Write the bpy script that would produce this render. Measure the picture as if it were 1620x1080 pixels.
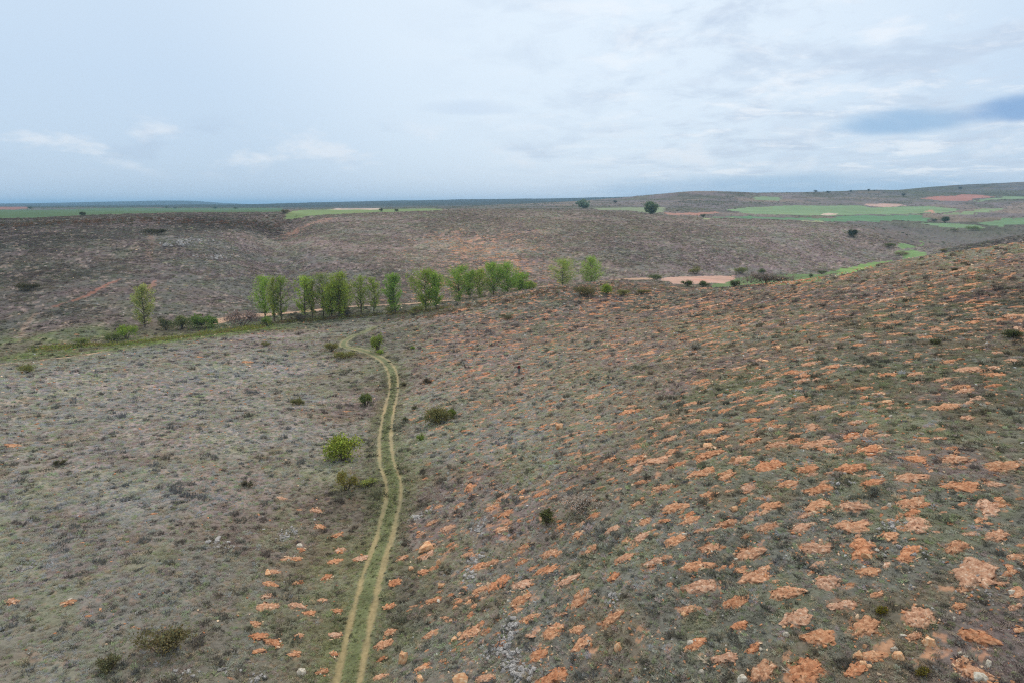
import bpy, bmesh, math, random
import numpy as np
from mathutils import Vector, Matrix, Quaternion

rng = np.random.default_rng(7)
random.seed(7)
for o in list(bpy.data.objects):
    bpy.data.objects.remove(o)
sc = bpy.context.scene
COL = sc.collection
R = math.radians

# ------------------------------------------------------------------ camera
PITCH = math.atan(215.0 / 1080.0)
SP, CP = math.sin(PITCH), math.cos(PITCH)
cam_d = bpy.data.cameras.new('camera')
cam_d.sensor_width = 36.0
cam_d.lens = 24.0
cam_d.clip_start = 0.5
cam_d.clip_end = 60000
cam = bpy.data.objects.new('camera', cam_d)
COL.objects.link(cam)
cam.location = (0, 0, 0)
cam.rotation_euler = (math.pi / 2 - PITCH, 0, 0)
sc.camera = cam

# ------------------------------------------------------------------ world
def lin(c):
    c = np.asarray(c, float) / 255.0
    return np.where(c <= 0.04045, c / 12.92, ((c + 0.055) / 1.055) ** 2.4)

class NT:
    def __init__(s, tree):
        s.t = tree
        s.n = tree.nodes
        s.l = tree.links
    def new(s, typ, **kw):
        n = s.n.new(typ)
        for k, v in kw.items():
            setattr(n, k, v)
        return n
    def put(s, sock, v):
        if v is None:
            return
        if hasattr(v, 'is_output') or isinstance(v, bpy.types.NodeSocket):
            s.l.new(v, sock)
        else:
            sock.default_value = v
    def math(s, op, a, b=None, c=None, clamp=False):
        n = s.new('ShaderNodeMath', operation=op, use_clamp=clamp)
        s.put(n.inputs[0], a); s.put(n.inputs[1], b); s.put(n.inputs[2], c)
        return n.outputs[0]
    def vmath(s, op, a, b=None):
        n = s.new('ShaderNodeVectorMath', operation=op)
        s.put(n.inputs[0], a); s.put(n.inputs[1], b)
        return n.outputs[1] if op in ('DOT_PRODUCT', 'LENGTH', 'DISTANCE') else n.outputs[0]
    def mix(s, f, a, b, mode='MIX'):
        n = s.new('ShaderNodeMix', data_type='RGBA', blend_type=mode)
        s.put(n.inputs[0], f); s.put(n.inputs[6], a); s.put(n.inputs[7], b)
        return n.outputs[2]
    def noise(s, vec, scale, detail=4, rough=0.55, dist=0.0):
        n = s.new('ShaderNodeTexNoise')
        s.put(n.inputs['Vector'], vec)
        n.inputs['Scale'].default_value = scale
        n.inputs['Detail'].default_value = detail
        n.inputs['Roughness'].default_value = rough
        n.inputs['Distortion'].default_value = dist
        return n.outputs[0]
    def ramp(s, f, stops, interp='LINEAR'):
        n = s.new('ShaderNodeValToRGB')
        n.color_ramp.interpolation = interp
        e = n.color_ramp.elements
        while len(e) < len(stops):
            e.new(0.5)
        for q, (p, c) in zip(e, stops):
            q.position = p
            q.color = tuple(c) + (1,) if len(c) == 3 else tuple(c)
        s.put(n.inputs[0], f)
        return n.outputs[0]
    def smooth(s, x, lo, hi):
        n = s.new('ShaderNodeMapRange', interpolation_type='SMOOTHSTEP')
        s.put(n.inputs[0], x)
        n.inputs[1].default_value = lo; n.inputs[2].default_value = hi
        n.inputs[3].default_value = 0; n.inputs[4].default_value = 1
        return n.outputs[0]

def g(v):
    return (v, v, v)
def L3(*c):
    return tuple(float(q) for q in lin(c))

SUN_EL, SUN_AZ = R(50), R(10)       # azimuth clockwise from +Y
world = bpy.data.worlds.new('World')
sc.world = world
world.use_nodes = True
W = NT(world.node_tree)
W.n.clear()
sky = W.new('ShaderNodeTexSky', sky_type='NISHITA')
sky.sun_disc = False
sky.sun_elevation = SUN_EL
sky.sun_rotation = SUN_AZ
sky.air_density = 1.0
sky.dust_density = 2.0
bg_sky = W.new('ShaderNodeBackground')
bg_sky.inputs[1].default_value = 0.1
W.l.new(sky.outputs[0], bg_sky.inputs[0])
tc = W.new('ShaderNodeTexCoord')
dirv = tc.outputs['Generated']
sep = W.new('ShaderNodeSeparateXYZ')
W.l.new(dirv, sep.inputs[0])
dx, dy, dz = sep.outputs
zc = W.math('MAXIMUM', dz, 0.0)
# the cloud sheet seen in perspective
inv = W.math('DIVIDE', 1.0, W.math('ADD', zc, 0.10))
comb = W.new('ShaderNodeCombineXYZ')
W.put(comb.inputs[0], W.math('MULTIPLY', dx, inv))
W.put(comb.inputs[1], W.math('MULTIPLY', W.math('MULTIPLY', dy, inv), 1.0))
sheet = comb.outputs[0]
az = W.math('ARCTAN2', dx, dy)                 # 0 ahead, + right
# base overcast by height above horizon
base = W.ramp(W.math('POWER', zc, 0.5), [
    (0.00, L3(206, 220, 234)), (0.15, L3(194, 213, 233)), (0.27, L3(196, 216, 237)),
    (0.40, L3(199, 219, 240)), (0.58, L3(210, 227, 244)), (0.80, (0.92, 0.97, 1.02)), (1.0, (1.25, 1.28, 1.30))])
# brighter part of the cover towards the hidden sun
sx, sy, sz = math.sin(R(7)) * math.cos(R(24)), math.cos(R(7)) * math.cos(R(24)), math.sin(R(24))
dots = W.vmath('DOT_PRODUCT', dirv, (sx, sy, sz))
glow = W.smooth(dots, 0.82, 1.0)
base = W.mix(W.math('MULTIPLY', glow, 0.75), base, (*L3(231, 243, 253), 1))
# stratocumulus on the right: soft lumps
cl1 = W.noise(W.vmath('MULTIPLY', sheet, (0.8, 0.62, 1.0)), 2.3, 8, 0.60, 0.4)
right_w = W.smooth(W.math('ADD', az, W.math('MULTIPLY', zc, 0.5)), -0.12, 0.42)
shade = W.smooth(cl1, 0.46, 0.64)
base = W.mix(W.math('MULTIPLY', W.math('MULTIPLY', shade, right_w), 0.85), base, (*L3(193, 209, 229), 1))
fine = W.smooth(W.noise(W.vmath('MULTIPLY', sheet, (1.0, 0.8, 1.0)), 5.0, 8, 0.65, 0.6), 0.48, 0.66)
base = W.mix(W.math('MULTIPLY', W.math('MULTIPLY', fine, right_w), 0.45), base, (*L3(204, 217, 234), 1))
lit = W.smooth(W.noise(W.vmath('ADD', sheet, (7.3, 2.1, 0)), 2.0, 8, 0.62, 0.3), 0.50, 0.66)
base = W.mix(W.math('MULTIPLY', W.math('MULTIPLY', lit, right_w), 0.7), base, (*L3(240, 245, 251), 1))
# faint banks of cumulus low over the horizon
ang = W.new('ShaderNodeCombineXYZ')
W.put(ang.inputs[0], az); W.put(ang.inputs[1], W.math('MULTIPLY', zc, 2.6))
low_n = W.noise(ang.outputs[0], 9.0, 6, 0.58, 0.1)
low_band = W.math('MULTIPLY', W.smooth(zc, 0.028, 0.060), W.math('SUBTRACT', 1.0, W.smooth(zc, 0.085, 0.125)))
low = W.math('MULTIPLY', W.smooth(low_n, 0.50, 0.66), low_band)
base = W.mix(W.math('MULTIPLY', low, 0.9), base, (*L3(224, 233, 244), 1))
lowd = W.math('MULTIPLY', W.smooth(W.noise(W.vmath('ADD', ang.outputs[0], (0, 0.035, 3.0)), 9.0, 5, 0.55, 0.1), 0.52, 0.68), low_band)
base = W.mix(W.math('MULTIPLY', lowd, 0.35), base, (*L3(176, 195, 220), 1))
# gaps of darker blue low on the right
def gap(a0, e0, wa, we, amt, b, col, edge=0.15, wob=1.8):
    da = W.math('DIVIDE', W.math('SUBTRACT', az, a0), wa)
    de = W.math('DIVIDE', W.math('SUBTRACT', zc, e0), we)
    # firm lower rim, torn soft upper one
    de = W.math('MULTIPLY', de, W.math('MULTIPLY_ADD', W.smooth(de, -0.6, 0.6), -0.45, 1.15))
    d2 = W.math('ADD', W.math('MULTIPLY', da, da), W.math('MULTIPLY', de, de))
    n = W.noise(W.vmath('ADD', ang.outputs[0], (a0 * 7, 0, 1.7)), 9.0, 6, 0.6, 0.4)
    d2 = W.math('ADD', d2, W.math('MULTIPLY', W.math('SUBTRACT', n, 0.5), wob))
    f = W.math('SUBTRACT', 1.0, W.smooth(d2, edge, 1.3))
    return W.mix(W.math('MULTIPLY', f, amt), b, (*L3(*col), 1))
base = gap(R(28.4), 0.097, R(4.6), 0.0150, 0.85, base, (142, 181, 219), 0.1, 1.4)
base = gap(R(37.2), 0.104, R(5.6), 0.0140, 0.9, base, (122, 164, 212), 0.05, 1.6)
base = gap(R(20), 0.020, R(16), 0.016, 0.75, base, (158, 192, 222), 0.0)
base = gap(R(-3.5), 0.130, R(4.5), 0.010, 0.5, base, (196, 214, 236), 0.0)
bg_cl = W.new('ShaderNodeBackground')
W.l.new(base, bg_cl.inputs[0])
bg_cl.inputs[1].default_value = 1.07
mixw = W.new('ShaderNodeMixShader')
mixw.inputs[0].default_value = 0.90
W.l.new(bg_sky.outputs[0], mixw.inputs[1])
W.l.new(bg_cl.outputs[0], mixw.inputs[2])
outw = W.new('ShaderNodeOutputWorld')
W.l.new(mixw.outputs[0], outw.inputs[0])

sun_d = bpy.data.lights.new('sun', 'SUN')
sun_d.energy = 1.5
sun_d.angle = R(25)
sun_d.color = (1.0, 0.96, 0.90)
sun = bpy.data.objects.new('sun', sun_d)
COL.objects.link(sun)
sv = Vector((math.sin(SUN_AZ) * math.cos(SUN_EL), math.cos(SUN_AZ) * math.cos(SUN_EL), math.sin(SUN_EL)))
sun.rotation_euler = sv.to_track_quat('Z', 'Y').to_euler()
sun.location = (0, 0, 300)

vs = sc.view_settings
vs.view_transform = 'Standard'
vs.look = 'None'
vs.exposure = 0.0
vs.gamma = 1.0
vs.use_curve_mapping = False
try:
    sc.cycles.use_denoising = False
    sc.cycles.filter_width = 1.15
    sc.cycles.max_bounces = 5
    sc.cycles.diffuse_bounces = 3
    sc.cycles.volume_bounces = 1
    sc.cycles.transparent_max_bounces = 6
except Exception:
    pass

# ------------------------------------------------------------------ noise
def _hash(ix, iy, seed):
    h = (ix.astype(np.int64) * 374761393 + iy.astype(np.int64) * 668265263 + seed * 974634777) & 0xFFFFFFFF
    h = ((h ^ (h >> 13)) * 1274126177) & 0xFFFFFFFF
    h = ((h ^ (h >> 16)) * 2246822519) & 0xFFFFFFFF
    return ((h ^ (h >> 15)) & 0xFFFFFF) / float(0xFFFFFF)

def vn(x, y, seed=0):
    ix = np.floor(x); iy = np.floor(y)
    fx = x - ix; fy = y - iy
    fx = fx * fx * fx * (fx * (fx * 6 - 15) + 10); fy = fy * fy * fy * (fy * (fy * 6 - 15) + 10)
    a = _hash(ix, iy, seed); b = _hash(ix + 1, iy, seed)
    c = _hash(ix, iy + 1, seed); d = _hash(ix + 1, iy + 1, seed)
    return (a * (1 - fx) + b * fx) * (1 - fy) + (c * (1 - fx) + d * fx) * fy

def fbm(x, y, wl, octs=4, seed=0, gain=0.5):
    """0..1, centred on 0.5"""
    s = 0; amp = 1; tot = 0; f = 1.0 / wl
    for k in range(octs):
        ca, sa = math.cos(0.6 * k + seed), math.sin(0.6 * k + seed)
        s = s + amp * vn((x * ca - y * sa) * f + 17.3 * k, (x * sa + y * ca) * f - 9.1 * k, seed * 13 + k)
        tot += amp; amp *= gain; f *= 2.03
    return s / tot

def sstep(x, a, b):
    t = np.clip((x - a) / (b - a), 0, 1)
    return t * t * (3 - 2 * t)

# ------------------------------------------------------------------ terrain heights
def ray(u, v):
    """world direction per metre of depth, for a point of the 1620x1080 photograph"""
    x = (np.asarray(u, float) - 810) / 1080.0
    t = (540 - np.asarray(v, float)) / 1080.0
    return x, CP + t * SP, -SP + t * CP

def wp(u, v, s):
    x, y, z = ray(u, v)
    return x * s, y * s, z * s

CTRL = [
 # valley with the track
 (550,1080,46),(578,900,60),(606,820,70),(615,740,80),(609,693,95),(616,650,112),(622,610,130),(610,572,152),(545,548,172),(560,530,188),(600,515,208),(600,497,235),(560,488,250),
 # hill on the right
 (700,1080,43),(820,1080,41),(1000,1080,37),(1200,1080,34),(1400,1080,32),(1620,1080,31),
 (700,900,57),(820,900,53),(1000,900,46),(1200,900,42),(1400,900,39),(1620,900,37),
 (700,760,74),(820,760,67),(1000,760,58),(1200,760,51),(1400,760,47),(1620,760,45),
 (690,660,98),(820,660,91),(1000,660,76),(1200,660,64),(1400,660,57),(1620,660,53),
 (690,580,136),(820,580,125),(1000,580,104),(1200,580,84),(1400,580,72),(1620,580,65),
 (690,530,176),(820,530,163),(1000,530,138),(1200,530,110),(1400,530,90),(1620,530,80),
 (1000,490,180),(1200,490,140),(1400,490,112),(1620,480,98),
 (663,499,206),(703,491,209),(730,480,211),(760,474,213),(803,467.5,215),(850,459,217),(912,450,238),(998,445.5,246),(1055,448,246),(1090,456,236),(1000,470,197),(1104,461,203),(1160,452,196),(1220,449,190),(1330,433,178),(1400,418,170),(1500,402,165),(1620,386,160),(1750,370,150),
 # hill on the left
 (0,1080,42),(300,1080,44),(0,900,55),(300,900,57),(450,900,60),(0,760,72),(300,760,75),(450,760,78),
 (0,660,97),(300,660,100),(470,660,104),(0,600,116),(300,600,130),(450,590,142),(0,582,132),(120,572,142),(200,562,152),(320,542,172),(400,527,190),(470,525,195),(-200,600,105),(-200,760,68),(-200,1000,45),
 # main valley
 (0,563,175),(130,552,184),(220,532,205),(330,512,222),(420,504,232),(700,485,250),(860,456,313),(1110,443,350),(1000,449.5,318),(1250,436,385),(1370,420,430),(1440,397,530),(1180,446,345),
 # far side of the valley
 (0,540,193),(0,480,235),(0,420,290),(0,380,350),(0,350,430),(0,330,1500),(-200,560,190),(-200,480,235),(-200,380,350),(-200,352,420),
 (220,505,222),(220,460,262),(220,410,320),(220,372,380),(220,343,480),(300,375,375),
 (450,485,264),(450,440,310),(450,400,372),(450,370,440),(450,345,520),
 (700,468,292),(700,430,340),(700,390,410),(700,355,500),(700,335,600),
 (950,437,352),(950,400,400),(950,360,490),(950,336,600),
 (1150,432,385),(1150,400,425),(1150,365,500),(1150,348,590),
 (1300,425,412),(1300,390,460),(1300,353,580),
 (1400,402,460),(1400,375,530),(1400,362,600),(1500,385,600),(1450,375,680),(1480,352,850),(1620,350,800),(1620,373,420),(1750,360,400),
 # fields and hills behind
 (300,332,1400),(600,333,1200),(0,328,2500),(-200,330,1500),(1000,333,800),(1000,326,1100),(1100,345,750),(1100,330,1000),(1100,318,1250),(1100,302.5,1550),
 (900,331,900),(950,322,1300),(1000,315,1500),(1200,306.5,1500),(1250,309.5,1550),(1250,345,800),(1250,330,1050),(1250,319,1280),
 (1400,345,850),(1400,326,1150),(1400,312,1500),(1400,302,1750),(1540,330,1000),(1510,313,1400),(1540,293,2050),(1620,330,1100),(1620,310,1500),(1620,287,2250),(1800,300,1800),(1800,280,2300),
 (1450,318,1300),(1450,303,1750),
 (760,321,2500),(850,319,2500),(700,328,2000),
 (0,326,6500),(150,322,6500),(300,318.5,6500),(390,325.5,6500),(430,325,4500),(500,323,4500),(560,320,4500),(700,316.5,4500),(800,315.5,4300),(900,313.5,4200),(1000,312,4200),(-200,326,6500),
]
C_uvs = np.array(CTRL, float)
cx, cy, cz = wp(C_uvs[:, 0], C_uvs[:, 1], C_uvs[:, 2])
anch = []
for th in (-180, -140, -100, -65, 65, 100, 140):
    right = th > 0
    for r_, zl, zr in ((12, -28, -24), (45, -28, -18), (120, -26, -11), (300, -30, -12), (900, -8, -5), (3000, 0, 40), (9000, 0, 20)):
        anch.append((th, r_, zr if right else zl))
for th in (-40, -10, 10, 40):
    anch.append((th, 6, -27.0)); anch.append((th, 20, -28.5 + 0.06 * max(th, 0)))
    anch.append((th, 14000, -20))
for th, r_, z_ in ((12, 2600, 5), (20, 2600, 15), (28, 3000, 30), (35, 3600, 40), (12, 7000, 5), (25, 7000, 10), (36, 8000, 20), (-30, 9500, -10), (0, 8000, 10)):
    anch.append((th, r_, z_))
A_ = np.array(anch, float)
ax_, ay_ = A_[:, 1] * np.sin(np.radians(A_[:, 0])), A_[:, 1] * np.cos(np.radians(A_[:, 0]))
PX = np.concatenate([cx, ax_]); PY = np.concatenate([cy, ay_]); PZ = np.concatenate([cz, A_[:, 2]])
LM = 1.1
def emb(x, y):
    r = np.sqrt(x * x + y * y) + 1e-6
    return x / r, y / r, LM * np.log(r)
E_ = np.stack(emb(PX, PY), 1)
MQ = 0.05
D = np.sqrt(((E_[:, None, :] - E_[None, :, :]) ** 2).sum(-1) + MQ * MQ)
n_ = len(PZ)
Q = np.concatenate([np.ones((n_, 1)), E_], 1)
M = np.zeros((n_ + 4, n_ + 4))
M[:n_, :n_] = D - np.eye(n_) * 0.001
M[:n_, n_:] = Q; M[n_:, :n_] = Q.T
sol = np.linalg.lstsq(M, np.concatenate([PZ, np.zeros(4)]), rcond=None)[0]
wts, lc = sol[:n_], sol[n_:]
wts32 = wts.astype(np.float64)
def H0(x, y):
    x = np.atleast_1d(np.asarray(x, float)); y = np.atleast_1d(np.asarray(y, float))
    out = np.empty_like(x)
    for i in range(0, len(x), 20000):
        a, b, c = emb(x[i:i + 20000], y[i:i + 20000])
        P = np.stack([a, b, c], 1)
        d2 = (P * P).sum(1)[:, None] + (E_ * E_).sum(1)[None, :] - 2 * P @ E_.T
        out[i:i + 20000] = np.sqrt(np.maximum(d2, 0) + MQ * MQ) @ wts + lc[0] + P @ lc[1:]
    return out
GULLY = np.array([wp(*q)[:2] for q in [(455,346,530),(446,358,470),(436,378,415),(434,405,365),(440,435,318),(447,462,285)]])
def gully_d(x, y):
    best = np.full(np.shape(x), 1e9)
    for (ax, ay), (bx, by) in zip(GULLY[:-1], GULLY[1:]):
        ux, uy = bx - ax, by - ay
        t = np.clip(((x - ax) * ux + (y - ay) * uy) / (ux * ux + uy * uy), 0, 1)
        best = np.minimum(best, (x - ax - t * ux) ** 2 + (y - ay - t * uy) ** 2)
    return best
def HN(x, y):
    r = np.sqrt(x * x + y * y)
    n = 0.35 * (fbm(x, y, 7.0, 3, 1) - 0.5) * sstep(r, 5, 40) + 0.9 * (fbm(x, y, 26.0, 3, 2) - 0.5) * sstep(r, 40, 160)
    n += 3.0 * (fbm(x, y, 75.0, 4, 3) - 0.5) * sstep(r, 190, 300) * (1 - sstep(r, 500, 700))
    n -= 6.0 * np.exp(-gully_d(x, y) / 17.0 ** 2) * (r > 200)
    n += 10.0 * (fbm(x, y, 420.0, 4, 4) - 0.5) * sstep(r, 900, 1800)
    return n

def H1(x, y):
    x = np.atleast_1d(np.asarray(x, float)); y = np.atleast_1d(np.asarray(y, float))
    return H0(x, y) + HN(x, y)
def at(uv, s_min=20.0, s_max=9000.0):
    """where the sight lines of these photo points first meet the ground"""
    uv = np.atleast_2d(np.asarray(uv, float))
    dx_, dy_, dz_ = ray(uv[:, 0], uv[:, 1])
    S = np.exp(np.linspace(math.log(s_min), math.log(s_max), 420))
    X = dx_[:, None] * S; Y = dy_[:, None] * S; Z = dz_[:, None] * S
    Hh = H1(X.ravel(), Y.ravel()).reshape(X.shape)
    below = Z < Hh
    k = np.where(below.any(1), below.argmax(1), len(S) - 1)
    k = np.maximum(k, 1)
    lo, hi = S[k - 1], S[k]
    for _ in range(14):
        m = (lo + hi) / 2
        b = dz_ * m < H1(dx_ * m, dy_ * m)
        hi = np.where(b, m, hi); lo = np.where(b, lo, m)
    x, y = dx_ * hi, dy_ * hi
    return np.stack([x, y, H1(x, y)], 1), hi

def spline(P, n=14):
    P = np.asarray(P, float)
    Q_ = np.concatenate([[2 * P[0] - P[1]], P, [2 * P[-1] - P[-2]]])
    out = []
    for i in range(1, len(Q_) - 2):
        p0, p1, p2, p3 = Q_[i - 1:i + 3]
        for t in np.linspace(0, 1, n, endpoint=False):
            out.append(0.5 * ((2 * p1) + (-p0 + p2) * t + (2 * p0 - 5 * p1 + 4 * p2 - p3) * t * t + (-p0 + 3 * p1 - 3 * p2 + p3) * t ** 3))
    out.append(P[-1])
    return np.array(out)

def path_dist(x, y, P, pad=6.0):
    """signed distance to a polyline"""
    d = np.full(len(x), 1e3); sgn = np.ones(len(x))
    lo = P.min(0) - pad; hi = P.max(0) + pad
    m = np.where((x > lo[0]) & (x < hi[0]) & (y > lo[1]) & (y < hi[1]))[0]
    xs, ys = x[m], y[m]
    best = np.full(len(m), 1e3); bs = np.ones(len(m))
    for (ax, ay), (bx, by) in zip(P[:-1], P[1:]):
        ux, uy = bx - ax, by - ay
        ll = ux * ux + uy * uy + 1e-9
        t = np.clip(((xs - ax) * ux + (ys - ay) * uy) / ll, 0, 1)
        ex, ey = xs - ax - t * ux, ys - ay - t * uy
        q = np.sqrt(ex * ex + ey * ey)
        c = q < best
        best = np.where(c, q, best); bs = np.where(c, np.sign(ux * ey - uy * ex), bs)
    d[m] = best; sgn[m] = bs
    return d, sgn

tr_px = [(546,1095),(550,1080),(567,1000),(591,900),(608,850),(615,820),(622,790),(622,760),(613,735),(611,720),(609.5,693),(612,670),(615.5,650),(622,622),(623,605),(621,590),(611,573),(598,564),(580,556),(562,551),(545,548),(544,541),(552,535),(563,530),(577,524),(592,517)]
T3, T_s = at(tr_px)
TRACK = spline(T3[:, :2], 8)
road_w = [wp(*q)[:2] for q in [(338,512,224),(365,508.5,232),(420,502,243),(480,497.5,250),(560,492.5,256),(640,489,262),(706,485.5,271),(780,474,285),(860,456,313),(940,448,330),(1030,441,350)]]
ROAD = spline(road_w[:7], 8)
ROAD2 = spline(road_w[8:], 8)
LANE = spline(at([(-60, 586), (0, 577), (50, 571.5), (95, 566), (135, 561), (160, 557)])[0][:, :2], 8)

# ------------------------------------------------------------------ fields (world polygons)
FIELDS = [
 ('crop_field', (72,108,62), 'flat green cereal field along the plateau rim', [(-260,352),(0,346),(60,345),(130,341),(230,338),(330,336.5),(450,336),(446,329.5),(200,329),(0,332),(-260,331)]),
 ('crop_field', (112,140,72), 'paler green field behind the rim of the far slope', [(452,347),(500,341),(560,338),(640,335),(700,333.5),(690,330),(520,331),(455,337)]),
 ('bare_field', (196,172,146), 'pale bare field strip on the plateau', [(520,332),(600,332),(600,329.8),(530,330)]),
 ('ploughed_field', (140,92,72), 'ploughed red field at the plateau edge', [(-160,333),(0,332),(45,330),(40,327),(-160,327)]),
 ('crop_field', (122,142,96), 'pale green field beside the lone plateau tree', [(945,332),(1000,333),(1025,337),(1050,336),(1052,330),(1046,328),(940,329.5)]),
 ('crop_field', (112,148,92), 'broad green field in the middle of the hollow', [(1150,332),(1180,328),(1240,325.5),(1363,325.5),(1375,329),(1467,326),(1500,329),(1518,334),(1467,337.5),(1370,339),(1320,342),(1180,338)]),
 ('crop_field', (84,136,84), 'deep green field strip below the broad field', [(1120,344),(1180,342),(1230,345),(1320,344),(1372,341),(1463,339.5),(1468,351),(1380,351),(1270,348.5)]),
 ('crop_field', (100,142,88), 'green field at the edge of the grey slope', [(1548,354),(1575,358),(1700,346),(1700,338),(1620,343.5),(1570,349)]),
 ('crop_field', (104,144,88), 'small green field by the dark round bush', [(1462,354),(1510,361),(1556,361),(1548,356.5),(1496,352.5)]),
 ('ploughed_field', (166,108,88), 'red ploughed field below the skyline ridge', [(1457,314),(1490,318),(1526,319),(1571,311.5),(1545,308),(1524,308),(1470,311.5)]),
 ('bare_field', (184,150,128), 'pale bare field above the broad green field', [(1361,324),(1403,328),(1434,325),(1420,322.5),(1390,322.5)]),
 ('ploughed_field', (168,118,92), 'orange ploughed strip beside the hollow', [(1050,337),(1134,335.5),(1142,337),(1100,340),(1056,340)]),
 ('crop_field', (144,154,96), 'yellowish strip at the edge of the slope', [(1106,346.5),(1120,348),(1164,345.5),(1160,343)]),
 ('crop_field', (112,146,96), 'little green field high under the skyline', [(1190,316.5),(1232,317.5),(1236,311.5),(1195,312)]),
 ('crop_field', (112,146,96), 'green field on the right below the ridge', [(1540,320),(1575,316),(1700,313),(1700,309),(1590,311)]),
 ('bare_field', (190,148,118), 'bare pale orange field on the valley floor', [(1040,440),(1100,437.5),(1162,436.5),(1158,443),(1117,450),(1062,450)]),
 ('bare_field', (200, 178, 150), 'small beige earth bank between two green fields', [(1300,340.2),(1310,341),(1322,340),(1320,337.6),(1307,337.2)]),
 ('bare_field', (196, 140, 108), 'small orange bare patch at the end of the green field', [(1459,336),(1478,337),(1482,334),(1466,332.8)]),
 ('crop_field', (150, 160, 104), 'thin yellowish strip along the grey slope foot', [(1266,351),(1304,352),(1306,349.8),(1270,349.4)]),
 ('crop_field', (120, 148, 92), 'slanting green strip on the right hillside', [(1500,341),(1545,338),(1590,332),(1588,329),(1540,334),(1500,338.5)]),
 ('meadow', (98,128,62), 'green meadow strip winding along the valley floor', [(1122,455),(1158,441),(1196,436),(1250,436),(1300,432),(1318,429),(1330,431),(1300,446),(1240,452)]),
 ('meadow', (120,160,68), 'bright green meadow strip further up the valley', [(1320,429),(1360,418),(1382,414),(1408,411),(1385,422),(1360,430),(1324,437)]),
 ('meadow', (112,154,74), 'bright green meadow patch at the valley bend', [(1420,398),(1447,395.5),(1472,400),(1450,408),(1432,407)]),
 ('meadow', (108,148,74), 'green meadow tongue high in the valley', [(1418,389),(1458,380),(1458,386),(1444,392),(1424,394)]),
]
FPOLY = []
for nm, c, lab, P in FIELDS:
    w3, s_ = at(P)
    FPOLY.append(w3[:, :2])

def in_poly(x, y, P):
    ins = np.zeros(len(x), bool)
    lo = P.min(0); hi = P.max(0)
    m = np.where((x >= lo[0]) & (x <= hi[0]) & (y >= lo[1]) & (y <= hi[1]))[0]
    xs, ys = x[m], y[m]; q = np.zeros(len(m), bool)
    j = len(P) - 1
    for i in range(len(P)):
        xi, yi = P[i]; xj, yj = P[j]
        if yi != yj:
            q ^= ((yi > ys) != (yj > ys)) & (xs < (xj - xi) * (ys - yi) / (yj - yi) + xi)
        j = i
    ins[m] = q
    return ins

# ------------------------------------------------------------------ soil mounds: where they lie
def off(lst, x0, y0, k):
    return [(x0 + a / k, y0 + b / k, w / k) for a, b, w in lst]
M1 = off([(265,25,90),(90,85,120),(410,50,150),(590,70,110),(800,65,140),(1100,20,130),(1285,25,130),(1520,55,180),(210,95,110),(500,138,110),(650,165,130),(900,130,120),(1080,110,130),(1330,150,160),(310,155,80),(125,190,80),(415,243,120),(640,240,140),(810,245,130),(1080,230,130),(1450,250,130),(40,310,90),(210,325,120),(395,345,110),(565,345,110),(800,340,140),(1110,330,150),(980,385,90),(1490,385,120),(130,440,110),(315,470,140),(630,445,180),(850,445,160),(1060,485,110),(1300,440,140),(1580,485,80),(60,530,120),(350,575,150),(690,605,120),(885,555,110),(1390,565,220),(85,625,160),(490,655,140),(920,665,80),(1590,655,80),(250,700,120),(760,715,160),(1310,720,80),(30,735,80),(540,775,150),(1120,770,150),(270,810,90),(870,815,180),(650,865,150),(1400,865,150),(1595,835,60),(335,920,90),(60,900,110),(200,965,120),(1100,860,80),(900,955,110),(1330,985,90),(580,1025,200),(1390,1040,160),(380,1030,140),(820,1020,110)], 1080, 720, 3)
M2 = off([(230,15,60),(280,15,60),(380,10,60),(1180,30,60),(1430,20,70),(1510,60,80),(1205,108,90),(1310,122,80),(1430,120,60),(860,130,80),(1110,150,90),(1170,188,70),(955,175,60),(1000,213,90),(1270,218,90),(1560,160,80),(710,205,70),(840,255,80),(915,270,60),(995,295,70),(1165,272,80),(1450,225,90),(1530,250,70),(650,295,90),(690,325,80),(800,330,80),(1095,325,80),(1265,318,100),(1380,343,80),(1470,298,60),(350,335,100),(540,465,80),(655,383,90),(730,430,120),(790,460,90),(935,375,80),(930,472,70),(1040,405,80),(1210,410,100),(1430,385,70),(1400,450,100),(1050,490,130),(1230,490,130),(1480,515,120),(380,560,110),(390,500,70),(550,525,70),(250,563,70),(720,540,130),(580,585,80),(385,610,80),(400,670,70),(500,697,90),(385,770,70),(555,790,110),(180,830,60),(425,855,80),(20,885,60),(105,920,70),(265,895,80),(400,935,110),(565,945,130),(160,990,80),(320,1030,110),(460,1050,110)], 880, 540, 3)
M3 = off([(1070,200,90),(1240,190,70),(1080,280,70),(860,240,50),(805,350,80),(1055,355,80),(1170,435,60),(700,435,90),(680,375,60),(590,490,60),(690,480,70),(1010,515,80),(1155,510,70),(1290,470,100),(1290,545,90),(555,605,60),(690,555,60),(1050,610,140),(1160,615,120),(1370,600,130),(1150,690,150),(1430,685,130),(1590,580,80),(740,690,80),(960,640,90),(1190,775,80),(910,845,100),(1305,835,110),(1420,830,80),(500,900,90),(1440,895,110),(1580,780,110),(1240,950,120),(490,970,50),(680,1010,80),(1300,1060,170),(980,1060,110),(480,1055,70),(530,720,50),(530,840,60),(270,855,60),(280,740,60),(150,750,70),(90,715,80),(210,690,50),(100,605,50),(230,580,60),(40,495,60),(90,490,50),(265,505,60),(390,490,60),(295,450,60),(110,450,50),(200,340,60),(280,380,50),(180,265,60),(100,860,50),(80,945,70),(265,945,50),(210,1030,70)], 440, 720, 3)
M4 = off([(1300,555,70),(1280,612,60),(1270,670,60),(1270,720,100),(1215,800,60),(1230,860,80),(1300,890,80),(1230,930,60),(50,695,70),(330,700,60)], 0, 720, 3)
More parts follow.
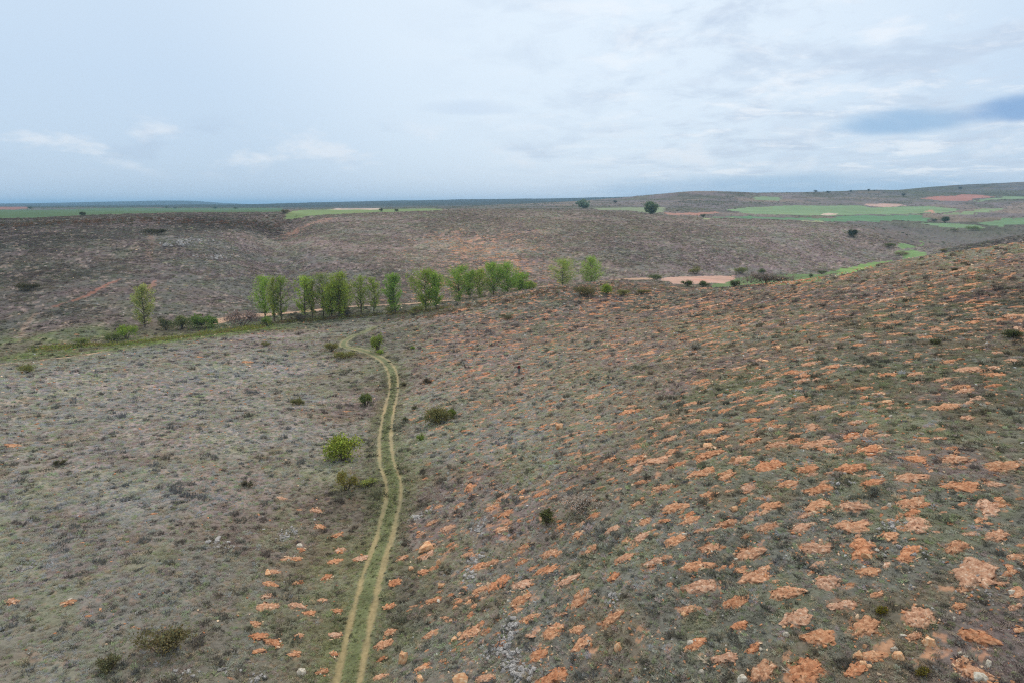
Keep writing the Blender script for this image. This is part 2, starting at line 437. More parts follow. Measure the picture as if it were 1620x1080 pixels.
M5 = off([(650,460,110),(750,440,70),(895,435,60),(1110,435,90),(1240,465,80),(1050,480,70),(690,495,60),(720,540,80),(1210,515,70),(1410,490,60),(1270,550,70),(1250,610,100),(1570,570,50),(720,605,70),(540,615,60),(310,635,80),(890,625,80),(1000,655,110),(535,690,90),(230,705,100),(125,700,60),(370,720,70),(930,710,130),(1105,575,90),(1175,690,50),(1545,735,60),(455,765,100),(670,745,110),(50,780,120),(580,820,130),(740,690,110),(780,805,80),(865,820,50),(1085,875,130),(1415,815,80),(1520,870,130),(140,890,130),(280,910,130),(460,905,90),(655,965,110),(860,960,110),(60,950,110),(1220,930,180),(1390,915,100),(1400,965,130),(1040,1000,130),(80,1010,90),(215,1050,110),(1160,1050,150),(1395,1040,110),(800,875,60),(1240,350,100),(1135,285,60),(1490,300,90),(1530,405,70),(380,380,80),(590,380,60),(740,400,80),(1300,710,50),(1230,780,60)], 1250, 370, 4.32)
MOUNDS = M1 + M2 + M3 + M4 + M5
mp, ms = at([(a, b) for a, b, w in MOUNDS])
m_rad = np.array([w for a, b, w in MOUNDS]) * ms / 1080.0 * 0.5

# ------------------------------------------------------------------ ground colours (what the plants and soil are)
WB = np.array([1.06, 0.985, 1.0])
CS = [
 # left hill
 (60,1040,(98,98,84)),(200,940,(97,99,90)),(60,850,(98,102,92)),(200,780,(113,114,104)),(60,700,(110,113,102)),(200,660,(119,117,107)),(80,610,(118,118,106)),
 (330,600,(126,118,109)),(440,580,(127,117,109)),(400,680,(126,117,110)),(470,640,(124,114,106)),(360,760,(118,110,98)),(400,860,(98,94,80)),(300,900,(98,98,88)),(440,740,(114,108,94)),(380,1010,(92,92,80)),
 (250,560,(118,118,106)),(400,540,(124,114,106)),
 # track valley
 (500,1000,(90,92,66)),(520,880,(94,92,68)),(560,800,(100,98,74)),(560,650,(114,104,88)),(650,780,(92,92,70)),(580,600,(112,106,88)),(610,540,(108,104,88)),(560,515,(118,108,98)),
 (640,960,(92,90,70)),(650,640,(116,104,86)),
 # right hill
 (760,1040,(90,88,72)),(760,900,(96,88,74)),(740,780,(98,92,78)),(780,700,(112,102,86)),(720,590,(120,106,90)),(800,600,(116,103,86)),(760,520,(106,96,84)),(880,500,(104,95,84)),(700,540,(112,100,86)),
 (900,1000,(84,84,70)),(1000,860,(88,88,74)),(1000,760,(88,87,70)),(950,660,(104,97,78)),(950,580,(112,100,78)),(1000,510,(112,99,78)),
 (1200,1000,(80,82,66)),(1200,860,(82,84,70)),(1200,740,(84,88,68)),(1150,620,(94,94,70)),(1180,530,(106,100,74)),(1200,480,(108,98,80)),
 (1450,1000,(80,82,66)),(1450,860,(84,84,70)),(1450,720,(86,90,68)),(1450,600,(90,92,66)),(1450,500,(102,96,72)),(1450,440,(118,106,84)),(1590,400,(120,112,90)),(1590,480,(94,92,68)),(1590,600,(84,86,64)),(1590,800,(80,82,66)),
 (930,465,(96,92,78)),(1050,470,(104,96,84)),
 # strip along the stream
 (60,552,(92,98,66)),(200,545,(94,106,58)),(300,534,(92,108,56)),(390,522,(96,106,60)),(500,506,(86,96,62)),(620,500,(96,100,74)),
 # far side of the valley
 (60,500,(86,82,72)),(60,430,(80,78,66)),(60,380,(76,72,62)),(160,470,(92,84,76)),(200,400,(92,84,76)),(140,360,(84,74,66)),(250,440,(94,88,80)),(330,430,(98,94,88)),(330,380,(100,96,92)),(300,352,(72,62,52)),(420,358,(72,64,52)),(220,350,(92,78,72)),(50,355,(78,66,56)),
 (300,490,(94,88,78)),(420,420,(98,90,86)),(430,470,(96,88,82)),(500,380,(120,104,92)),(540,350,(118,100,88)),(560,430,(98,90,82)),(620,370,(106,96,84)),(620,345,(112,98,84)),
 (700,400,(128,108,92)),(760,390,(132,110,92)),(820,400,(130,110,94)),(760,430,(120,102,90)),(760,350,(110,97,82)),(860,350,(118,102,84)),(860,380,(116,100,84)),(880,410,(114,100,88)),
 (960,360,(114,98,84)),(1000,400,(110,96,90)),(1020,345,(112,96,84)),(1080,370,(110,94,84)),(1100,410,(112,98,94)),(1200,380,(122,104,98)),(1200,420,(116,100,96)),(1300,400,(124,108,103)),(1180,352,(116,104,92)),(1300,362,(120,108,100)),(1390,370,(118,108,96)),(1400,392,(112,102,92)),
 (1520,375,(108,102,92)),(1590,360,(104,100,90)),(1580,335,(118,108,102)),(1600,378,(92,88,76)),
 # behind
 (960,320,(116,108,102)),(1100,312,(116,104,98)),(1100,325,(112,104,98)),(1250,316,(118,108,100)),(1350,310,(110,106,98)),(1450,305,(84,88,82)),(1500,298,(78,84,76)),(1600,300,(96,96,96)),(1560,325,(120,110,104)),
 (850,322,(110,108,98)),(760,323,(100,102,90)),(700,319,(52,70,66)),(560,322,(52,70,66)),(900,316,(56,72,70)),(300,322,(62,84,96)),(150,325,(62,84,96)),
]
cs_w, cs_s = at([(a, b) for a, b, c in CS])
def fix_c(u, v, c):
    c = np.array(c, float) * 1.04
    c[2] *= 1.02
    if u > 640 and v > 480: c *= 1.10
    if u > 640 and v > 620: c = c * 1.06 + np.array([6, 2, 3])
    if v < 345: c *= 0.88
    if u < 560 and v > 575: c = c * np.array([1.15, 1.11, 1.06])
    if u < 420 and 500 < v < 556 and c[1] > c[0]: return lin(c * np.array([0.98, 1.02, 0.90]))
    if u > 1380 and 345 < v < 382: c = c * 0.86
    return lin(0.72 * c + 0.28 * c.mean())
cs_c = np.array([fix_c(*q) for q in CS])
CE = np.stack(emb(cs_w[:, 0], cs_w[:, 1]), 1)

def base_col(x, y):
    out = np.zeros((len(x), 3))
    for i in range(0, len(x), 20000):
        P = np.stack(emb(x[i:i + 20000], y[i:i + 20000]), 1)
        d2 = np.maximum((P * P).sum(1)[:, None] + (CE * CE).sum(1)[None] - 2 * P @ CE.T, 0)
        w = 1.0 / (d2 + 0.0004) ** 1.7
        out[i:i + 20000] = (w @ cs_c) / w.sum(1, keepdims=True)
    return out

SOIL = lin((188, 124, 84)); SOIL2 = lin((200, 148, 108)); SOILR = lin((160, 92, 60))
RUT = lin((164, 146, 104)); GREEN = lin((98, 106, 70)); ROADC = lin((168, 140, 114))
SAGE = lin((112, 117, 105)); MAUVE = lin((128, 112, 109)); OLIVE = lin((84, 90, 58)); STRAW = lin((150, 130, 96))

# a few bare scars of reddish earth: (photo points, width in m, strength)
SCARS = [([(88,484),(120,474),(150,462),(170,450),(190,442)], 1.3, 0.62, (158,98,70)),
         ([(32,540),(36,522),(48,505),(60,496)], 1.1, 0.45, (150,126,106)),
         ([(232,460),(240,452),(246,444)], 1.4, 0.5, (176,120,90)),
         ([(237,412),(236,400),(240,386),(238,372)], 2.0, 0.45, (150,118,98)),
         ([(455,377),(465,368),(480,360),(500,352),(520,346)], 9.0, 0.45, (168,122,96)),
         ([(690,455),(680,440),(700,425),(730,405),(770,385),(800,372)], 10.0, 0.18, (176,130,98))]
SC_W = [(spline(at(p)[0][:, :2], 6), w, k, c) for p, w, k, c in SCARS]

# random bare soil spots wherever the slope has not been listed by hand
def spots(n_try, seed):
    r_ = np.random.default_rng(seed)
    th = np.radians(r_.uniform(-40, 40, n_try)); rr = np.exp(r_.uniform(math.log(30), math.log(210), n_try))
    return rr * np.sin(th), rr * np.cos(th)

def soil_density(x, y):
    """0..1 how much bare orange earth shows between the plants"""
    r = np.hypot(x, y); th = np.degrees(np.arctan2(x, y))
    d = 0.03 + 0.10 * sstep(fbm(x, y, 9.0, 3, 21), 0.55, 0.7)
    right_h = sstep(th, -9, -2) * (1 - sstep(r, 165, 215))
    d = d + right_h * 0.10
    return d

def flecks(x, y, r, wl, thr, seed):
    f = fbm(x, y, wl, 3, seed, 0.55)
    return sstep(f, thr, thr + 0.07)

def ground_cols(x, y, want='all'):
    r = np.hypot(x, y); th = np.degrees(np.arctan2(x, y))
    c = base_col(x, y)
    # patchwork of plant types, metres to tens of metres
    n1 = fbm(x, y, 14.0, 4, 5); n2 = fbm(x, y, 5.0, 4, 6); n3 = fbm(x, y, 60.0, 3, 8); n4 = fbm(x, y, 2.0, 3, 9)
    lum = c.mean(1, keepdims=True)
    def blend(c, t, f):
        f = f[:, None]
        return c * (1 - f) + t * f
    near = 1 - sstep(r, 500, 1200)
    calm = 0.55 + 0.45 * np.where(r < 190, sstep(th, -14, -6), 1.0)
    c = blend(c, SAGE * lum / SAGE.mean(), 0.55 * calm * sstep(n1, 0.50, 0.66) * near)
    c = blend(c, MAUVE * lum / MAUVE.mean() * 1.06, 0.60 * calm * sstep(1 - n1, 0.52, 0.68) * near)
    c = blend(c, OLIVE * lum / OLIVE.mean() * 0.88, 0.30 * sstep(n2, 0.56, 0.70) * near)
    c = blend(c, STRAW * lum / STRAW.mean() * 1.12, 0.30 * sstep(1 - n2, 0.58, 0.72) * near)
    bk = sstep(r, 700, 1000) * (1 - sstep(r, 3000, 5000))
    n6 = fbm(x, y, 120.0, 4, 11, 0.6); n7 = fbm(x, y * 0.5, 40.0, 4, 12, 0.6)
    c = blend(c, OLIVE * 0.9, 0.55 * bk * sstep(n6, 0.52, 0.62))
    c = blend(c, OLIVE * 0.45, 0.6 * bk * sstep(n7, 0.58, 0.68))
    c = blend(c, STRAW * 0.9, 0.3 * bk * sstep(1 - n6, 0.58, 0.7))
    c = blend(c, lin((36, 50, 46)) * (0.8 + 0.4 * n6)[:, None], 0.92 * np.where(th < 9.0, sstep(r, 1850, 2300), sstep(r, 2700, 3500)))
    val = 1 + 0.34 * (n4 - 0.5) + 0.30 * (n2 - 0.5) + 0.28 * (n3 - 0.5)
    c = c * val[:, None]
    # stipple of dark scrub and pale stone on the far slopes
    fw = sstep(r, 190, 260)
    fs = fbm(x, y, 2.6, 3, 31, 0.6)
    fs2 = fbm(x, y, 5.5, 3, 33, 0.6)
    c = blend(c, c * 0.55, 0.40 * fw * (1 - sstep(r, 900, 2500)) * sstep(fs, 0.54, 0.64))
    c = blend(c, c * 0.6, 0.30 * fw * (1 - sstep(r, 1800, 4000)) * sstep(fs2, 0.55, 0.66))
    far_o = sstep(r, 260, 300) * (1 - sstep(r, 430, 560)) * np.exp(-((th - (-2.0)) / 5.5) ** 2)
    c = blend(c, SOIL2 * 1.05, np.clip(0.42 * far_o * flecks(x, y, r, 2.8, 0.58, 41), 0, 1))
    c = blend(c, lin((196, 176, 160)), 0.30 * fw * (1 - sstep(r, 500, 800)) * flecks(x, y, r, 2.0, 0.68, 43))
    # orange flecks on the near slopes
    mid = (1 - sstep(r, 200, 240))
    rh = sstep(th, -10, -3) * mid
    c = blend(c, SOIL, np.clip(0.7 * rh * sstep(r, 75, 130) * flecks(x, y * 1.35 + x * 0.3, r, 1.7, 0.655, 51), 0, 1))
    c = blend(c, SOIL2, np.clip(0.45 * rh * flecks(x, y, r, 0.8, 0.69, 52), 0, 1))
    lh = (1 - sstep(th, -14, -8)) * mid * sstep(fbm(x, y, 11.0, 3, 55), 0.56, 0.70)
    c = blend(c, SOIL, np.clip(0.12 * lh * flecks(x, y, r, 1.0, 0.64, 56), 0, 1))
    # scars
    for P, w, k, col in SC_W:
        d, _ = path_dist(x, y, P, 25)
        f = k * (1 - sstep(d + 1.6 * (n4 - 0.5) * w, w * 0.35, w)) * (0.55 + 0.9 * np.abs(n2 - 0.3))
        c = blend(c, lin(col), np.clip(f, 0, 1))
    # mounds: earth trodden round each one
    soil_w = np.zeros(len(x))
    if want == 'all':
        order = np.where(mid > 0)[0]
        xo, yo = x[order], y[order]
        cell = 4.0
        keys = {}
        for i in range(len(mp)):
            keys.setdefault((int(mp[i, 0] // cell), int(mp[i, 1] // cell)), []).append(i)
        ci = np.floor(xo / cell).astype(int); cj = np.floor(yo / cell).astype(int)
        code = ci * 100003 + cj
        srt = np.argsort(code, kind='stable'); cs_ = code[srt]
        jit = (fbm(xo, yo, 0.7, 3, 61) - 0.5)
        sw = np.zeros(len(xo))
        for i in range(len(mp)):
            a0, b0 = int(mp[i, 0] // cell), int(mp[i, 1] // cell)
            for da in (-1, 0, 1):
                for db in (-1, 0, 1):
                    k = (a0 + da) * 100003 + b0 + db
                    lo, hi = np.searchsorted(cs_, k), np.searchsorted(cs_, k, side='right')
                    if hi > lo:
                        idx = srt[lo:hi]
                        q = np.hypot(xo[idx] - mp[i, 0], (yo[idx] - mp[i, 1]) * 1.35) / m_rad[i] + 1.3 * jit[idx]
                        sw[idx] = np.maximum(sw[idx], 1 - sstep(q, 0.62, 1.0))
        soil_w[order] = sw
        sm = (0.8 + 0.5 * n2)[:, None] * SOIL * 0.5 + 0.45 * SOIL2 * (0.7 + 0.6 * n4)[:, None]
        c = blend(c, sm, 0.62 * soil_w * (0.35 + 0.65 * sstep(fbm(x, y, 0.45, 2, 62), 0.36, 0.56)))
    # the track: two ruts with a green middle
    d, sg = path_dist(x, y, TRACK, 8)
    fade = 1.0
    wob = 0.16 * (fbm(x, y, 1.1, 2, 71) - 0.5)
    verge = (1 - sstep(d + 3 * wob + 2.5 * (n2 - 0.5), 1.1, 3.4)) * 0.5
    c = blend(c, GREEN * (0.8 + 0.5 * n4)[:, None], verge)
    midg = 1 - sstep(d + wob, 0.45, 0.62)
    c = blend(c, GREEN * (0.75 + 0.6 * n4)[:, None], 0.7 * midg)
    wear = 0.30 + 1.1 * fbm(x, y, 4.0, 4, 72, 0.6)
    fadeout = 0.55 + 0.45 * (1 - sstep(r, 150, 205))
    rut = 1 - sstep(np.abs(d - 0.80) + 1.3 * wob + 0.30 * (fbm(x, y, 3.1, 3, 73) - 0.5), 0.04, 0.42)
    c = blend(c, RUT * (0.72 + 0.55 * n2)[:, None], np.clip(0.62 * rut * wear, 0, 0.80) * fadeout)
    dr, _ = path_dist(x, y, ROAD, 14)
    dl, _ = path_dist(x, y, LANE, 14)
    d2_, _ = path_dist(x, y, ROAD2, 14)
    dr = np.minimum(np.minimum(dr - 1.5, d2_ - 1.0), dl)
    rd = 1 - sstep(dr + 1.2 * (n4 - 0.5) + 1.2 * (n2 - 0.5), 1.2, 2.2)
    c = blend(c, ROADC * (0.8 + 0.4 * n4)[:, None], 0.95 * rd)
    return c * WB, rut, midg, d, dr, soil_w

# ------------------------------------------------------------------ ground mesh: one sheet, rings round the viewpoint out to the horizon
th_f = np.linspace(-45, 45, 860)
th_o = np.linspace(45, 315, 91)[1:-1]
TH = np.radians(np.concatenate([th_f, th_o]))
RR = np.concatenate([np.geomspace(3, 27, 14)[:-1], np.geomspace(27, 260, 470)[:-1], np.geomspace(260, 700, 150)[:-1], np.geomspace(700, 2600, 90)[:-1], np.geomspace(2600, 22000, 40)])
NTh, NR = len(TH), len(RR)
GX = (RR[:, None] * np.sin(TH)[None]).ravel(); GY = (RR[:, None] * np.cos(TH)[None]).ravel()
GZ = H1(GX, GY)
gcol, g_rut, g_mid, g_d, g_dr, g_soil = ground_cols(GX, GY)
fid = np.full(len(GX), -1)
fgr = np.hypot(GX, GY)
fw_x = (fbm(GX, GY, 14.0, 4, 81, 0.6) - 0.5) * np.clip(fgr * 0.018, 0, 16); fw_y = (fbm(GX, GY, 14.0, 4, 84, 0.6) - 0.5) * np.clip(fgr * 0.03, 0, 30)
for i in sorted(range(len(FPOLY)), key=lambda k: FIELDS[k][0] != 'bare_field'):
    P = FPOLY[i]
    m = in_poly(GX + fw_x, GY + fw_y, P) & (fid < 0)
    fid[m] = i
    fc = lin(FIELDS[i][1]); fc = (0.72 * fc + 0.28 * fc.mean()) * WB
    n8 = fbm(GX[m], GY[m], 40.0, 3, 82); n9 = fbm(GX[m], GY[m], 6.0, 2, 83)
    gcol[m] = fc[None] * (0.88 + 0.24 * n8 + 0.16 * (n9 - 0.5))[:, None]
# small relief: ruts pressed in, tussocks and stones standing proud
gr = np.hypot(GX, GY)
GZ = GZ - 0.07 * g_rut + 0.02 * g_mid
GZ += (0.16 * (fbm(GX, GY, 0.9, 3, 91) - 0.5)) * (1 - sstep(gr, 150, 260)) * (1 - sstep(2.5 - g_d, 0, 1.5))
GZ += (0.35 * (fbm(GX, GY, 2.4, 3, 92) - 0.5)) * sstep(gr, 190, 260) * (1 - sstep(gr, 700, 1200)) * (fid < 0) * sstep(g_dr, 2.0, 4.0)

gi = np.arange(NR * NTh).reshape(NR, NTh)
gnx = np.roll(gi, -1, 1)
quads = np.stack([gi[:-1], gnx[:-1], gnx[1:], gi[1:]], -1).reshape(-1, 4)
# winding so that normals look up: theta grows clockwise seen from above
quads = quads[:, ::-1]
centre = len(GX)
VX = np.append(GX, 0.0); VY = np.append(GY, 0.0); VZ = np.append(GZ, GZ[:NTh].mean())
ALLCO = np.stack([VX, VY, VZ], 1)
ALLC = np.concatenate([gcol, gcol[:1]], 0)
# vertex normals of the whole sheet
p = ALLCO
e1 = p[quads[:, 2]] - p[quads[:, 0]]; e2 = p[quads[:, 3]] - p[quads[:, 1]]
fn = np.cross(e1, e2); fn /= np.linalg.norm(fn, axis=1, keepdims=True) + 1e-12
if fn[:, 2].mean() < 0:
    quads = quads[:, ::-1]; fn = -fn
VN = np.zeros_like(p)
for k in range(4):
    for ax in range(3):
        VN[:, ax] += np.bincount(quads[:, k], fn[:, ax], len(p))
VN[centre] = (0, 0, 1)
VN /= np.linalg.norm(VN, axis=1, keepdims=True) + 1e-12

def new_mat(name):
    m = bpy.data.materials.new(name)
    m.use_nodes = True
    m.node_tree.nodes.clear()
    T = NT(m.node_tree)
    out = T.new('ShaderNodeOutputMaterial')
    b = T.new('ShaderNodeBsdfPrincipled')
    b.inputs['Roughness'].default_value = 0.95
    b.inputs['Specular IOR Level'].default_value = 0.12
    T.l.new(b.outputs[0], out.inputs[0])
    return m, T, b, out

def attr(T, name, typ='GEOMETRY'):
    n = T.new('ShaderNodeAttribute', attribute_type=typ)
    n.attribute_name = name
    return n.outputs['Color']

gm, T, b, out = new_mat('ground')
geo = T.new('ShaderNodeNewGeometry')
pos = geo.outputs['Position']
a_n = T.noise(pos, 3.4, 7, 0.7)
b_n = T.noise(T.vmath('MULTIPLY', pos, (1, 1, 1.6)), 0.45, 5, 0.6)
f1 = T.math('MULTIPLY_ADD', a_n, 1.7, 0.30)
f2 = T.math('MULTIPLY_ADD', b_n, 0.5, 0.75)
cc = T.mix(1.0, attr(T, 'albedo'), T.vmath('MULTIPLY', (1, 1, 1), (1, 1, 1)), 'MULTIPLY')
mul = T.vmath('SCALE', attr(T, 'albedo'))
mul.node.inputs['Scale'].default_value = 1.0
T.put(mul.node.inputs['Scale'], T.math('MULTIPLY', f1, f2))
T.put(b.inputs['Base Color'], mul)
bump = T.new('ShaderNodeBump')
bump.inputs['Strength'].default_value = 0.6
bump.inputs['Distance'].default_value = 0.12
T.put(bump.inputs['Height'], T.noise(pos, 3.0, 6, 0.65))
T.put(b.inputs['Normal'], bump.outputs[0])
fm, T, b, out = new_mat('field')
pos = T.new('ShaderNodeNewGeometry').outputs['Position']
mul = T.vmath('SCALE', attr(T, 'albedo'))
stre = T.noise(T.vmath('MULTIPLY', pos, (0.02, 0.16, 0.0)), 1.0, 6, 0.7, 0.6)
T.put(mul.node.inputs['Scale'], T.math('MULTIPLY', T.math('MULTIPLY_ADD', T.noise(pos, 0.3, 6, 0.65), 0.5, 0.75), T.math('MULTIPLY_ADD', stre, 1.3, 0.34)))
T.put(b.inputs['Base Color'], T.mix(T.smooth(T.noise(pos, 0.05, 5, 0.6), 0.5, 0.75), mul, T.vmath('MULTIPLY', mul, (1.28, 1.0, 0.95))))

def mesh_np(name, co, faces, mat, cols=None, normals=None, smooth=True, parent=None, uv=None, colname='albedo'):
    """faces: (n,k) int array"""
    me = bpy.data.meshes.new(name)
    n, k = faces.shape
    me.vertices.add(len(co)); me.vertices.foreach_set('co', np.ascontiguousarray(co, np.float32).ravel())
    me.loops.add(n * k); me.loops.foreach_set('vertex_index', np.ascontiguousarray(faces, np.int32).ravel())
    me.polygons.add(n); me.polygons.foreach_set('loop_start', np.arange(0, n * k, k, dtype=np.int32))
    if smooth:
        me.polygons.foreach_set('use_smooth', np.ones(n, bool))
    if cols is not None:
        at_ = me.attributes.new(colname, 'FLOAT_COLOR', 'POINT')
        at_.data.foreach_set('color', np.concatenate([cols, np.ones((len(cols), 1))], 1).astype(np.float32).ravel())
    me.update(calc_edges=True)
    if normals is not None:
        me.normals_split_custom_set_from_vertices(np.asarray(normals, np.float32).tolist() if len(normals) < 5 else [tuple(q) for q in normals])
    me.materials.append(mat)
    o = bpy.data.objects.new(name, me)
    COL.objects.link(o)
    if parent is not None:
        o.parent = parent
    return o

def tag(o, label=None, cat=None, group=None, kind=None):
    if label: o['label'] = label
    if cat: o['category'] = cat
    if group: o['group'] = group
    if kind: o['kind'] = kind
    return o

def sub_sheet(name, fmask, mat):
    f = quads[fmask]
    used = np.unique(f)
    remap = np.full(len(ALLCO), -1); remap[used] = np.arange(len(used))
    return mesh_np(name, ALLCO[used], remap[f].astype(np.int32), mat, ALLC[used], VN[used])

v0 = quads[:, 0]
cls = np.full(len(quads), -1)
inner_band = (g_d < 1.15)
fcls_track = inner_band[quads].all(1)
fcls_road = (g_dr < 1.9)[quads].all(1) & (gr[quads[:, 0]] < 420)
cls[:] = fid[v0]
cls[fcls_road & (cls < 0)] = 101
cls[fcls_track & (cls < 0)] = 100
ground = tag(sub_sheet('ground', cls == -1, gm), 'scrubby hillsides and valley floor of bare earth, stones and low heath', 'ground', kind='structure')
tri_fan = np.stack([np.full(NTh, NTh), np.arange(NTh), np.roll(np.arange(NTh), -1)], 1)[:, [0, 2, 1]]
tag(sub_sheet('dirt_track', cls == 100, gm), 'dirt track of two pale wheel ruts with a green grassy middle', 'track', kind='structure')
tag(sub_sheet('valley_road', cls == 101, gm), 'pale dirt road along the valley floor behind the poplars', 'road', kind='structure')
for i, (nm, c, lab, P) in enumerate(FIELDS):
    if (cls == i).sum() > 2:
        tag(sub_sheet(nm, cls == i, fm), lab, 'field', kind='structure')
# close the small hole under the viewpoint
mesh_np('ground_below', np.concatenate([ALLCO[:NTh], ALLCO[centre:centre + 1]]), tri_fan.astype(np.int32), gm, np.concatenate([ALLC[:NTh], ALLC[centre:centre + 1]]), parent=ground)
#STAGE1
# ------------------------------------------------------------------ air
hm = bpy.data.materials.new('haze'); hm.use_nodes = True
T = NT(hm.node_tree); T.n.clear()
pv = T.new('ShaderNodeVolumePrincipled')
pv.inputs['Color'].default_value = (0.43, 0.72, 1.0, 1)
pv.inputs['Density'].default_value = 1.05e-4
pv.inputs['Anisotropy'].default_value = 0.0
ho = T.new('ShaderNodeOutputMaterial')
T.l.new(pv.outputs[0], ho.inputs['Volume'])
hr = 23500.0
zb, zt = float(ALLCO[:, 2].min()) - 1.0, max(float(ALLCO[:, 2].max()), 20.0) + 12.0
hv = [(sx_ * hr, sy_ * hr, z_) for z_ in (zb, zt) for sx_, sy_ in ((-1, -1), (1, -1), (1, 1), (-1, 1))]
me = bpy.data.meshes.new('haze')
me.from_pydata(hv, [], [(3, 2, 1, 0), (4, 5, 6, 7), (0, 1, 5, 4), (1, 2, 6, 5), (2, 3, 7, 6), (3, 0, 4, 7)])
me.materials.append(hm)
hz = bpy.data.objects.new('haze', me); COL.objects.link(hz)
tag(hz, 'thin bluish haze in the air over the valley', 'haze', kind='stuff')
print('haze', zb, zt)


def ground_z(x, y):
    """height of the finished sheet (small relief left out)"""
    return H1(x, y)
def normal_at(x, y, e=0.6):
    hx = (H1(x + e, y) - H1(x - e, y)) / (2 * e); hy = (H1(x, y + e) - H1(x, y - e)) / (2 * e)
    n = np.stack([-hx, -hy, np.ones_like(hx)], 1)
    return n / np.linalg.norm(n, axis=1, keepdims=True)

# ------------------------------------------------------------------ materials of plants and stones
def plant_mat(name, kind='GEOMETRY', transl=0.25, lo=0.75, hi=0.5, cname='albedo'):
    m, T, b, out = new_mat(name)
    pos = T.new('ShaderNodeNewGeometry').outputs['Position']
    c = T.vmath('SCALE', attr(T, cname, kind))
    T.put(c.node.inputs['Scale'], T.math('MULTIPLY_ADD', T.noise(pos, 5.0, 3, 0.6), hi, lo))
    b.inputs['Roughness'].default_value = 0.8
    T.put(b.inputs['Base Color'], c)
    tr = T.new('ShaderNodeBsdfTranslucent')
    T.put(tr.inputs[0], c)
    mx = T.new('ShaderNodeMixShader')
    mx.inputs[0].default_value = transl
    T.l.new(b.outputs[0], mx.inputs[1]); T.l.new(tr.outputs[0], mx.inputs[2])
    T.l.new(mx.outputs[0], out.inputs[0])
    return m
leaf_m = plant_mat('leaf', 'GEOMETRY', 0.35)
tuft_m = plant_mat('tuft', 'INSTANCER', 0.4, cname='tint')

def stone_mat(name, cols, scale=3.0, kind=None):
    m, T, b, out = new_mat(name)
    tcn = T.new('ShaderNodeTexCoord')
    oi = T.new('ShaderNodeObjectInfo')
    vec = T.vmath('ADD', tcn.outputs['Object'], T.vmath('SCALE', (13.0, 7.0, 3.0)))
    T.put(vec.node.inputs[1].links[0].from_node.inputs['Scale'], oi.outputs['Random'])
    n = T.noise(vec, scale, 6, 0.62)
    c = T.ramp(n, [(0.32, cols[0]), (0.50, cols[1]), (0.68, cols[2])])
    if kind:
        c = T.mix(1.0, c, attr(T, 'tint', 'INSTANCER'), 'MULTIPLY')
    else:
        v = T.vmath('SCALE', c)
        T.put(v.node.inputs['Scale'], T.math('MULTIPLY_ADD', oi.outputs['Random'], 0.35, 0.82))
        c = v
    T.put(b.inputs['Base Color'], c)
    bp = T.new('ShaderNodeBump')
    bp.inputs['Strength'].default_value = 0.7; bp.inputs['Distance'].default_value = 0.04
    T.put(bp.inputs['Height'], T.noise(vec, scale * 3, 6, 0.65))
    T.put(b.inputs['Normal'], bp.outputs[0])
    return m
boulder_m = stone_mat('ochre_limestone', [L3(176, 118, 84), L3(206, 160, 118), L3(226, 198, 164)], 2.2)
pale_m = stone_mat('pale_limestone', [L3(150, 136, 116), L3(194, 182, 162), L3(220, 212, 196)], 2.8)
grey_m = stone_mat('lichen_limestone', [L3(84, 80, 76), L3(156, 150, 144), L3(222, 216, 208)], 5.0)
rubble_m = stone_mat('rubble', [g(0.75), g(1.0), g(1.2)], 3.0, 'I')

soil_m, T, b, out = new_mat('orange_soil')
tcn = T.new('ShaderNodeTexCoord'); oi = T.new('ShaderNodeObjectInfo')
pos = T.new('ShaderNodeNewGeometry').outputs['Position']
n = T.noise(pos, 4.5, 7, 0.72)
c = T.ramp(n, [(0.30, L3(128, 88, 64)), (0.42, L3(174, 120, 88)), (0.56, L3(200, 150, 114)), (0.70, L3(228, 194, 162))])
v = T.vmath('SCALE', c)
T.put(v.node.inputs['Scale'], T.math('MULTIPLY_ADD', T.noise(pos, 0.25, 3, 0.5), 0.7, 0.68))
hue = T.ramp(oi.outputs['Random'], [(0.0, (1.0, 0.88, 0.80)), (0.4, (1.0, 1.02, 1.0)), (0.75, (1.02, 1.10, 1.18)), (1.0, (1.02, 1.20, 1.42))])
T.put(b.inputs['Base Color'], T.mix(1.0, v, hue, 'MULTIPLY'))
bp = T.new('ShaderNodeBump')
bp.inputs['Strength'].default_value = 0.9; bp.inputs['Distance'].default_value = 0.10
T.put(bp.inputs['Height'], T.noise(pos, 5.0, 6, 0.7))
T.put(b.inputs['Normal'], bp.outputs[0])

bark_m, T, b, out = new_mat('bark')
pos = T.new('ShaderNodeNewGeometry').outputs['Position']
T.put(b.inputs['Base Color'], T.ramp(T.noise(T.vmath('MULTIPLY', pos, (3, 3, 0.8)), 2.0, 5, 0.6), [(0.35, L3(70, 60, 50)), (0.65, L3(120, 108, 92))]))

